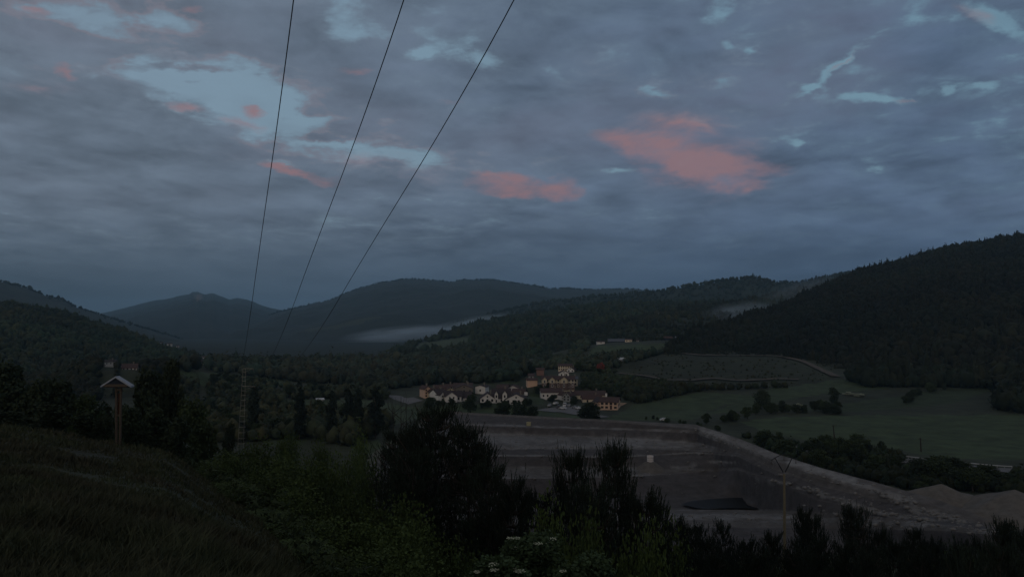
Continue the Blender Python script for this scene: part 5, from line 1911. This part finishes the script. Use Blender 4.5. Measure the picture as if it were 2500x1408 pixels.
pine(1062, 1008, 46, 14, 215, 'big dark pine with a tall leading shoot before the landfill', 0)
pine(978, 1062, 50, 12, 175, 'pine leaning out of the left side of the big pine', 0)
pine(1140, 1052, 44, 12, 190, 'pine filling the right side of the big pine', 0)
pine(1010, 1120, 42, 9, 200, 'low pine at the left foot of the big pine', 1)
pine(1195, 1158, 40, 9, 200, 'low spreading pine at the right foot of the big pine', 1)
pine(1395, 1128, 47, 9, 140, 'bushy topped pine before the middle of the landfill', 1)
pine(1500, 1116, 42, 10, 170, 'pine with many tall finger-like shoots before the landfill', 1)
pine(1578, 1240, 40, 8, 170, 'pine whose branches reach right over the haul road', 2)
pine(1440, 1212, 38, 8, 200, 'low dark pine between the bushy pine and the finger-like pine', 1)
pine(1320, 1225, 42, 8, 170, 'low dark pine left of the bushy topped pine', 1)
pine(1255, 1205, 37, 8, 130, 'low dark pine beside the low spreading pine', 2)
G = 'pines along the bottom of the landfill bank'
for (px, tp, Y, w_, v) in [(1650, 1286, 66, 110, 2), (1700, 1302, 72, 90, 3), (1765, 1298, 70, 80, 3), (1725, 1335, 62, 110, 3), (1820, 1338, 66, 110, 3), (1885, 1322, 60, 100, 2),
                           (2000, 1332, 62, 110, 2), (2145, 1318, 64, 90, 3), (2190, 1345, 60, 110, 3), (2232, 1312, 70, 80, 3), (2275, 1335, 66, 90, 2),
                           (2345, 1350, 60, 120, 3), (2400, 1345, 62, 90, 3), (2505, 1308, 60, 110, 2), (2560, 1292, 60, 120, 2), (1620, 1345, 56, 130, 3), (2065, 1350, 56, 110, 3), (2120, 1368, 52, 140, 2),
                           (2440, 1352, 52, 140, 2), (2250, 1376, 48, 150, 3), (1950, 1368, 50, 150, 2), (1845, 1374, 50, 150, 3), (2360, 1380, 46, 160, 3), (1740, 1372, 50, 150, 2)]:
    pine(px, tp, Y, 6, w_, 'small dark pine in the belt along the bottom of the landfill bank', v, G)
pine(1962, 1264, 68, 9, 84, 'pine with two thin tips just right of the concrete pole', 2)
pine(1990, 1282, 70, 9, 70, 'slim pine right of the twin tipped pine', 3)
pine(2084, 1256, 62, 10, 118, 'tallest and densest pine in the belt, below the orange dumper', 1)
pine(2452, 1294, 62, 8, 104, 'dark pine near the bottom right corner', 2)

# near bushes
G = 'leafy bushes covering the slope below the brow'
for (px, tp, Y, w_, v) in [(640, 1080, 70, 160, 0), (560, 1105, 60, 150, 1), (720, 1110, 62, 170, 2), (800, 1150, 52, 180, 0), (650, 1150, 48, 190, 1), (560, 1180, 40, 170, 2), (740, 1190, 42, 200, 0),
                           (870, 1215, 40, 180, 1), (960, 1225, 38, 190, 2), (1040, 1275, 36, 180, 0), (850, 1275, 30, 240, 1), (960, 1290, 30, 220, 0), (720, 1270, 30, 230, 2), (1080, 1325, 30, 200, 1),
                           (860, 1340, 25, 280, 2), (1000, 1360, 25, 260, 0), (700, 1340, 26, 220, 1), (620, 1260, 32, 180, 0), (1130, 1370, 30, 180, 2), (500, 1130, 56, 120, 0), (840, 1110, 75, 120, 1), (900, 1140, 62, 120, 2),
                           (870, 1070, 110, 90, 0), (780, 1080, 105, 90, 1), (700, 1060, 110, 80, 2)]:
    q = P(px, tp, Y)
    zg = float(H0(q.x, Y))
    h = q.z - zg
    tree('bush%d' % v, Vector((q.x, Y, zg)), h / .86, w_ * Y / F / 1.5, 'rounded mid green bush on the slope below the brow', name='bush', cat='bush', group=G)
for k_, (px, tp, Y, w_) in enumerate([(1330, 1262, 34, 170), (1440, 1268, 32, 180), (1560, 1290, 34, 170), (1640, 1318, 40, 150)]):
    q = P(px, tp, Y)
    zg = float(H0(q.x, Y))
    tree('bush%d' % (k_ % 3), Vector((q.x, Y, zg)), (q.z - zg) / .86, w_ * Y / F / 1.5, 'dark leafy bush at the foot of the pines in the bottom centre', name='bush', cat='bush', group='bushes at the foot of the centre pines')
G = 'low bushes between the pines'
for i in range(46):
    px = random.uniform(1160, 2600)
    Y = random.uniform(30, 105)
    tp = random.uniform(1345, 1400) if px > 1600 else random.uniform(1250, 1380)
    q = P(px, tp, Y)
    zg = float(H0(q.x, Y))
    h = min(q.z - zg, 5.5)
    if h < 1: continue
    tree('bush%d' % (i % 3), Vector((q.x, Y, zg)), h / .86, h * random.uniform(.7, 1.1), 'low dark green bush between the pines at the bottom right', name='bush', cat='bush', group=G)

# elder bushes with flat white flower heads
def elder(px, tp, Y, wpx, nfl, label, seed):
    q = P(px, tp, Y)
    zg = float(H0(q.x, Y))
    h = q.z - zg
    w = wpx * Y / F
    t = thing('elder_bush', label, 'elder bush', (q.x, Y, zg), 0, 'elder bushes with white flowers')
    bl = [(x * 1, y, z, r_) for x, y, z, r_ in round_blobs(seed, 1, 1.0, 40, .1, .9)]
    bl = [(x * w, y * w, z * h, r_ * w * .8) for x, y, z, r_ in bl]
    link('crown', leaf_mesh('crown', bl, 22000, .13, M['leaf_elder'], seed), t)
    tm = link('trunk', trunk_mesh(.6, .012, 8, seed), t)
    tm.scale = (w, w, h)
    rd = random.Random(seed)
    for i in range(nfl):
        x0, y0, z0, r0 = rd.choice(bl)
        a, e = rd.uniform(3.3, 6.1), rd.uniform(.2, 1.2)
        c = Vector((x0 + r0 * math.cos(a) * math.cos(e), y0 + r0 * math.sin(a) * math.cos(e), z0 + r0 * math.sin(e)))
        b = MB()
        R_ = rd.uniform(.09, .17)
        for k in range(26):
            aa, rr_ = rd.uniform(0, 6.28), R_ * math.sqrt(rd.random())
            b.box((c.x + rr_ * math.cos(aa), c.y + rr_ * math.sin(aa), c.z + .04 + rd.uniform(-.02, .02) - rr_ * .25), (.028, .028, .012), rd.uniform(0, 3))
        b.build('flower_head', M['elder_flower'], t)


elder(1300, 1272, 25, 260, 22, 'elder bush with flat white flower heads at the bottom centre', 301)
elder(1450, 1318, 23, 260, 20, 'elder bush dotted with white flowers right of the bottom centre one', 302)
elder(1215, 1345, 20, 220, 14, 'nearest elder bush, at the bottom edge left of the centre', 303)
elder(1690, 1376, 24, 200, 14, 'elder bush with one dense white flower patch at the bottom right', 304)

# bare saplings left of the big pine
def bare(px, tp, Y, label, seed):
    q = P(px, tp, Y)
    zg = float(H0(q.x, Y))
    h = q.z - zg
    t = thing('bare_tree', label, 'bare tree', (q.x, Y, zg), 0, 'bare thin trees left of the big pine')
    rd = random.Random(seed)
    b = MB()
    b.tube([(0, 0, -.5), (.1, 0, h * .5), (0, 0, h)], [.12, .08, .03], 6)
    b.build('trunk', M['pole_wood'], t)
    b = MB()
    for k in range(16):
        z = h * rd.uniform(.35, .95)
        a, L = rd.uniform(0, 6.28), h * rd.uniform(.06, .18)
        b.tube([(0, 0, z), (math.cos(a) * L * .6, math.sin(a) * L * .6, z + L * .5), (math.cos(a) * L * .8, math.sin(a) * L * .8, z + L * 1.3)], [.04, .025, .01], 4)
    b.build('branches', M['pole_wood'], t)


bare(979, 968, 100, 'tallest bare tree, left of the big pine', 1)
bare(960, 992, 98, 'forked bare tree left of the tallest bare tree', 2)
bare(992, 985, 104, 'bare tree right of the tallest bare tree', 3)

# undergrowth and grass: masses nobody could count
r = np.random.default_rng(44)
n = 90000
Yc = np.exp(r.uniform(math.log(14), math.log(120), n))
pxs_ = r.uniform(420, 2700, n)
x = (pxs_ - 1250) / F * Yc
z = H0(x, Yc)
lim = 420 + (1400 - 704 - np.clip(Yc, 0, 60) * 6) * .6
ok = (pxs_ > np.interp(Yc, [14, 40, 60, 90, 120], [820, 560, 470, 430, 420])) & ~inpoly(x, Yc, footp)
x, Yc, z = x[ok], Yc[ok], z[ok]
n = len(x)
hgt = np.clip(1.4 + fbm(x / 4, Yc / 4, 6) * 3, .2, 3)
c = np.stack([x, Yc, z + hgt * r.random(n) ** .7], 1)
s = (.012 * Yc ** .75)[:, None, None] * r.uniform(.5, 1.2, (n, 1, 1))
tri = c[:, None] + r.normal(size=(n, 3, 3)) * s * .6
o = link('undergrowth', mesh_np('undergrowth', tri.reshape(-1, 3), np.arange(n * 3).reshape(-1, 3), M['scrub']))
tag(o, kind='stuff')
n = 150000
Yc = np.exp(r.uniform(math.log(3.5), math.log(75), n))
pxs_ = r.uniform(-250, 1150, n)
x = (pxs_ - 1250) / F * Yc
z = H0(x, Yc)
clump = fbm(x / 1.2, Yc / 1.2, 12) + fbm(x / 5, Yc / 5, 13)
ok = (pxs_ < np.interp(Yc, [3, 14, 40, 60, 90], [1150, 950, 640, 520, 450])) & (clump > -.35)
x, Yc, z, clump = x[ok], Yc[ok], z[ok], clump[ok]
n = len(x)
hh = np.clip(.20 + clump * .42, .06, .7) * r.uniform(.5, 1.3, n)
a = r.uniform(0, 6.28, n)
wv_ = .0016 * Yc ** .8 + .003
base = np.stack([x, Yc, z - .02], 1)
sd = np.stack([np.cos(a), np.sin(a), 0 * a], 1) * wv_[:, None]
lean = np.stack([r.normal(size=n) * .25 + .1, r.normal(size=n) * .25, np.ones(n)], 1) * hh[:, None]
mid = base + lean * .55
tip = base + lean * np.array([1.5, 1.5, .95])
vs = np.stack([base - sd, base + sd, mid + sd * .7, tip, mid - sd * .7], 1).reshape(-1, 3)
i5 = np.arange(n)[:, None] * 5
fc = np.concatenate([i5 + np.array([[0, 1, 2]]), i5 + np.array([[0, 2, 4]]), i5 + np.array([[4, 2, 3]])])
o = link('grass', mesh_np('grass', vs, fc, M['grass']))
tag(o, kind='stuff')

# ------------------------------------------------------------------ air
def volume_mat(name, colr, dens, noise=False):
    m = bpy.data.materials.new(name)
    m.use_nodes = True
    t = m.node_tree
    t.nodes.clear()
    ou = t.nodes.new('ShaderNodeOutputMaterial')
    v = t.nodes.new('ShaderNodeVolumePrincipled')
    v.inputs['Color'].default_value = (*colr, 1)
    v.inputs['Density'].default_value = dens
    v.inputs['Anisotropy'].default_value = 0.0
    t.links.new(v.outputs[0], ou.inputs['Volume'])
    if noise:
        tc_ = t.nodes.new('ShaderNodeTexCoord')
        g = t.nodes.new('ShaderNodeTexGradient')
        g.gradient_type = 'SPHERICAL'
        t.links.new(tc_.outputs['Object'], g.inputs[0])
        mr = t.nodes.new('ShaderNodeMapRange')
        mr.interpolation_type = 'SMOOTHSTEP'
        mr.inputs[1].default_value = 0
        mr.inputs[2].default_value = .7
        mr.inputs[4].default_value = dens
        t.links.new(g.outputs['Fac'], mr.inputs[0])
        nn_ = t.nodes.new('ShaderNodeTexNoise')
        nn_.inputs['Scale'].default_value = 2.2
        nn_.inputs['Detail'].default_value = 3
        t.links.new(tc_.outputs['Object'], nn_.inputs['Vector'])
        m2 = t.nodes.new('ShaderNodeMapRange')
        m2.inputs[1].default_value = .38
        m2.inputs[2].default_value = .62
        m2.inputs[3].default_value = .25
        m2.inputs[4].default_value = 1.3
        t.links.new(nn_.outputs[0], m2.inputs[0])
        mu = t.nodes.new('ShaderNodeMath')
        mu.operation = 'MULTIPLY'
        t.links.new(mr.outputs[0], mu.inputs[0])
        t.links.new(m2.outputs[0], mu.inputs[1])
        t.links.new(mu.outputs[0], v.inputs['Density'])
    return m


b = MB()
b.box((0, 6200, 190), (30000, 14000, 620))
o = b.build('haze', volume_mat('haze_air', (.40, .72, 1.0), 6.8e-5))
tag(o, kind='stuff')


def fog(px, py, Y, rxpx, rypx, ry, ang, dens):
    k = Y / F
    me = mesh_np('fog_bank', I2v, I2f, volume_mat('fog', (.66, .84, 1.0), dens, True))
    o = link('fog_bank', me, None, P(px, py, Y))
    o.scale = (rxpx * k, ry, rypx * k)
    o.rotation_euler = (0, R(ang), 0)
    tag(o, kind='stuff')


fog(985, 815, 2500, 170, 24, 260, -5, .0055)
fog(1130, 793, 2500, 140, 18, 220, -13, .0040)
fog(1800, 764, 1180, 105, 34, 110, -10, .0055)
fog(1930, 722, 1380, 150, 40, 110, -22, .0022)


# repeats told apart by their order from the left
ORD = ['leftmost', 'second', 'third', 'fourth', 'fifth', 'sixth', 'seventh', 'eighth', 'ninth', 'tenth', 'eleventh', 'twelfth', 'thirteenth', 'fourteenth',
       'fifteenth', 'sixteenth', 'seventeenth', 'eighteenth', 'nineteenth', 'twentieth', 'twenty-first', 'twenty-second', 'twenty-third', 'twenty-fourth',
       'twenty-fifth', 'twenty-sixth']
byl = {}
for o in COL.objects:
    if o.parent is None and 'label' in o:
        byl.setdefault(o['label'], []).append(o)
for lab, os_ in byl.items():
    if 1 < len(os_) <= 26:
        os_.sort(key=lambda o: o.location.x / o.location.y)
        for i, o in enumerate(os_):
            if i == len(os_) - 1:
                o['label'] = 'rightmost ' + lab
            elif i == 0:
                o['label'] = 'leftmost ' + lab
            else:
                o['label'] = ORD[i] + ' from left, ' + lab
            if len(o['label'].split()) > 16:
                o['label'] = ' '.join(o['label'].split()[:16])
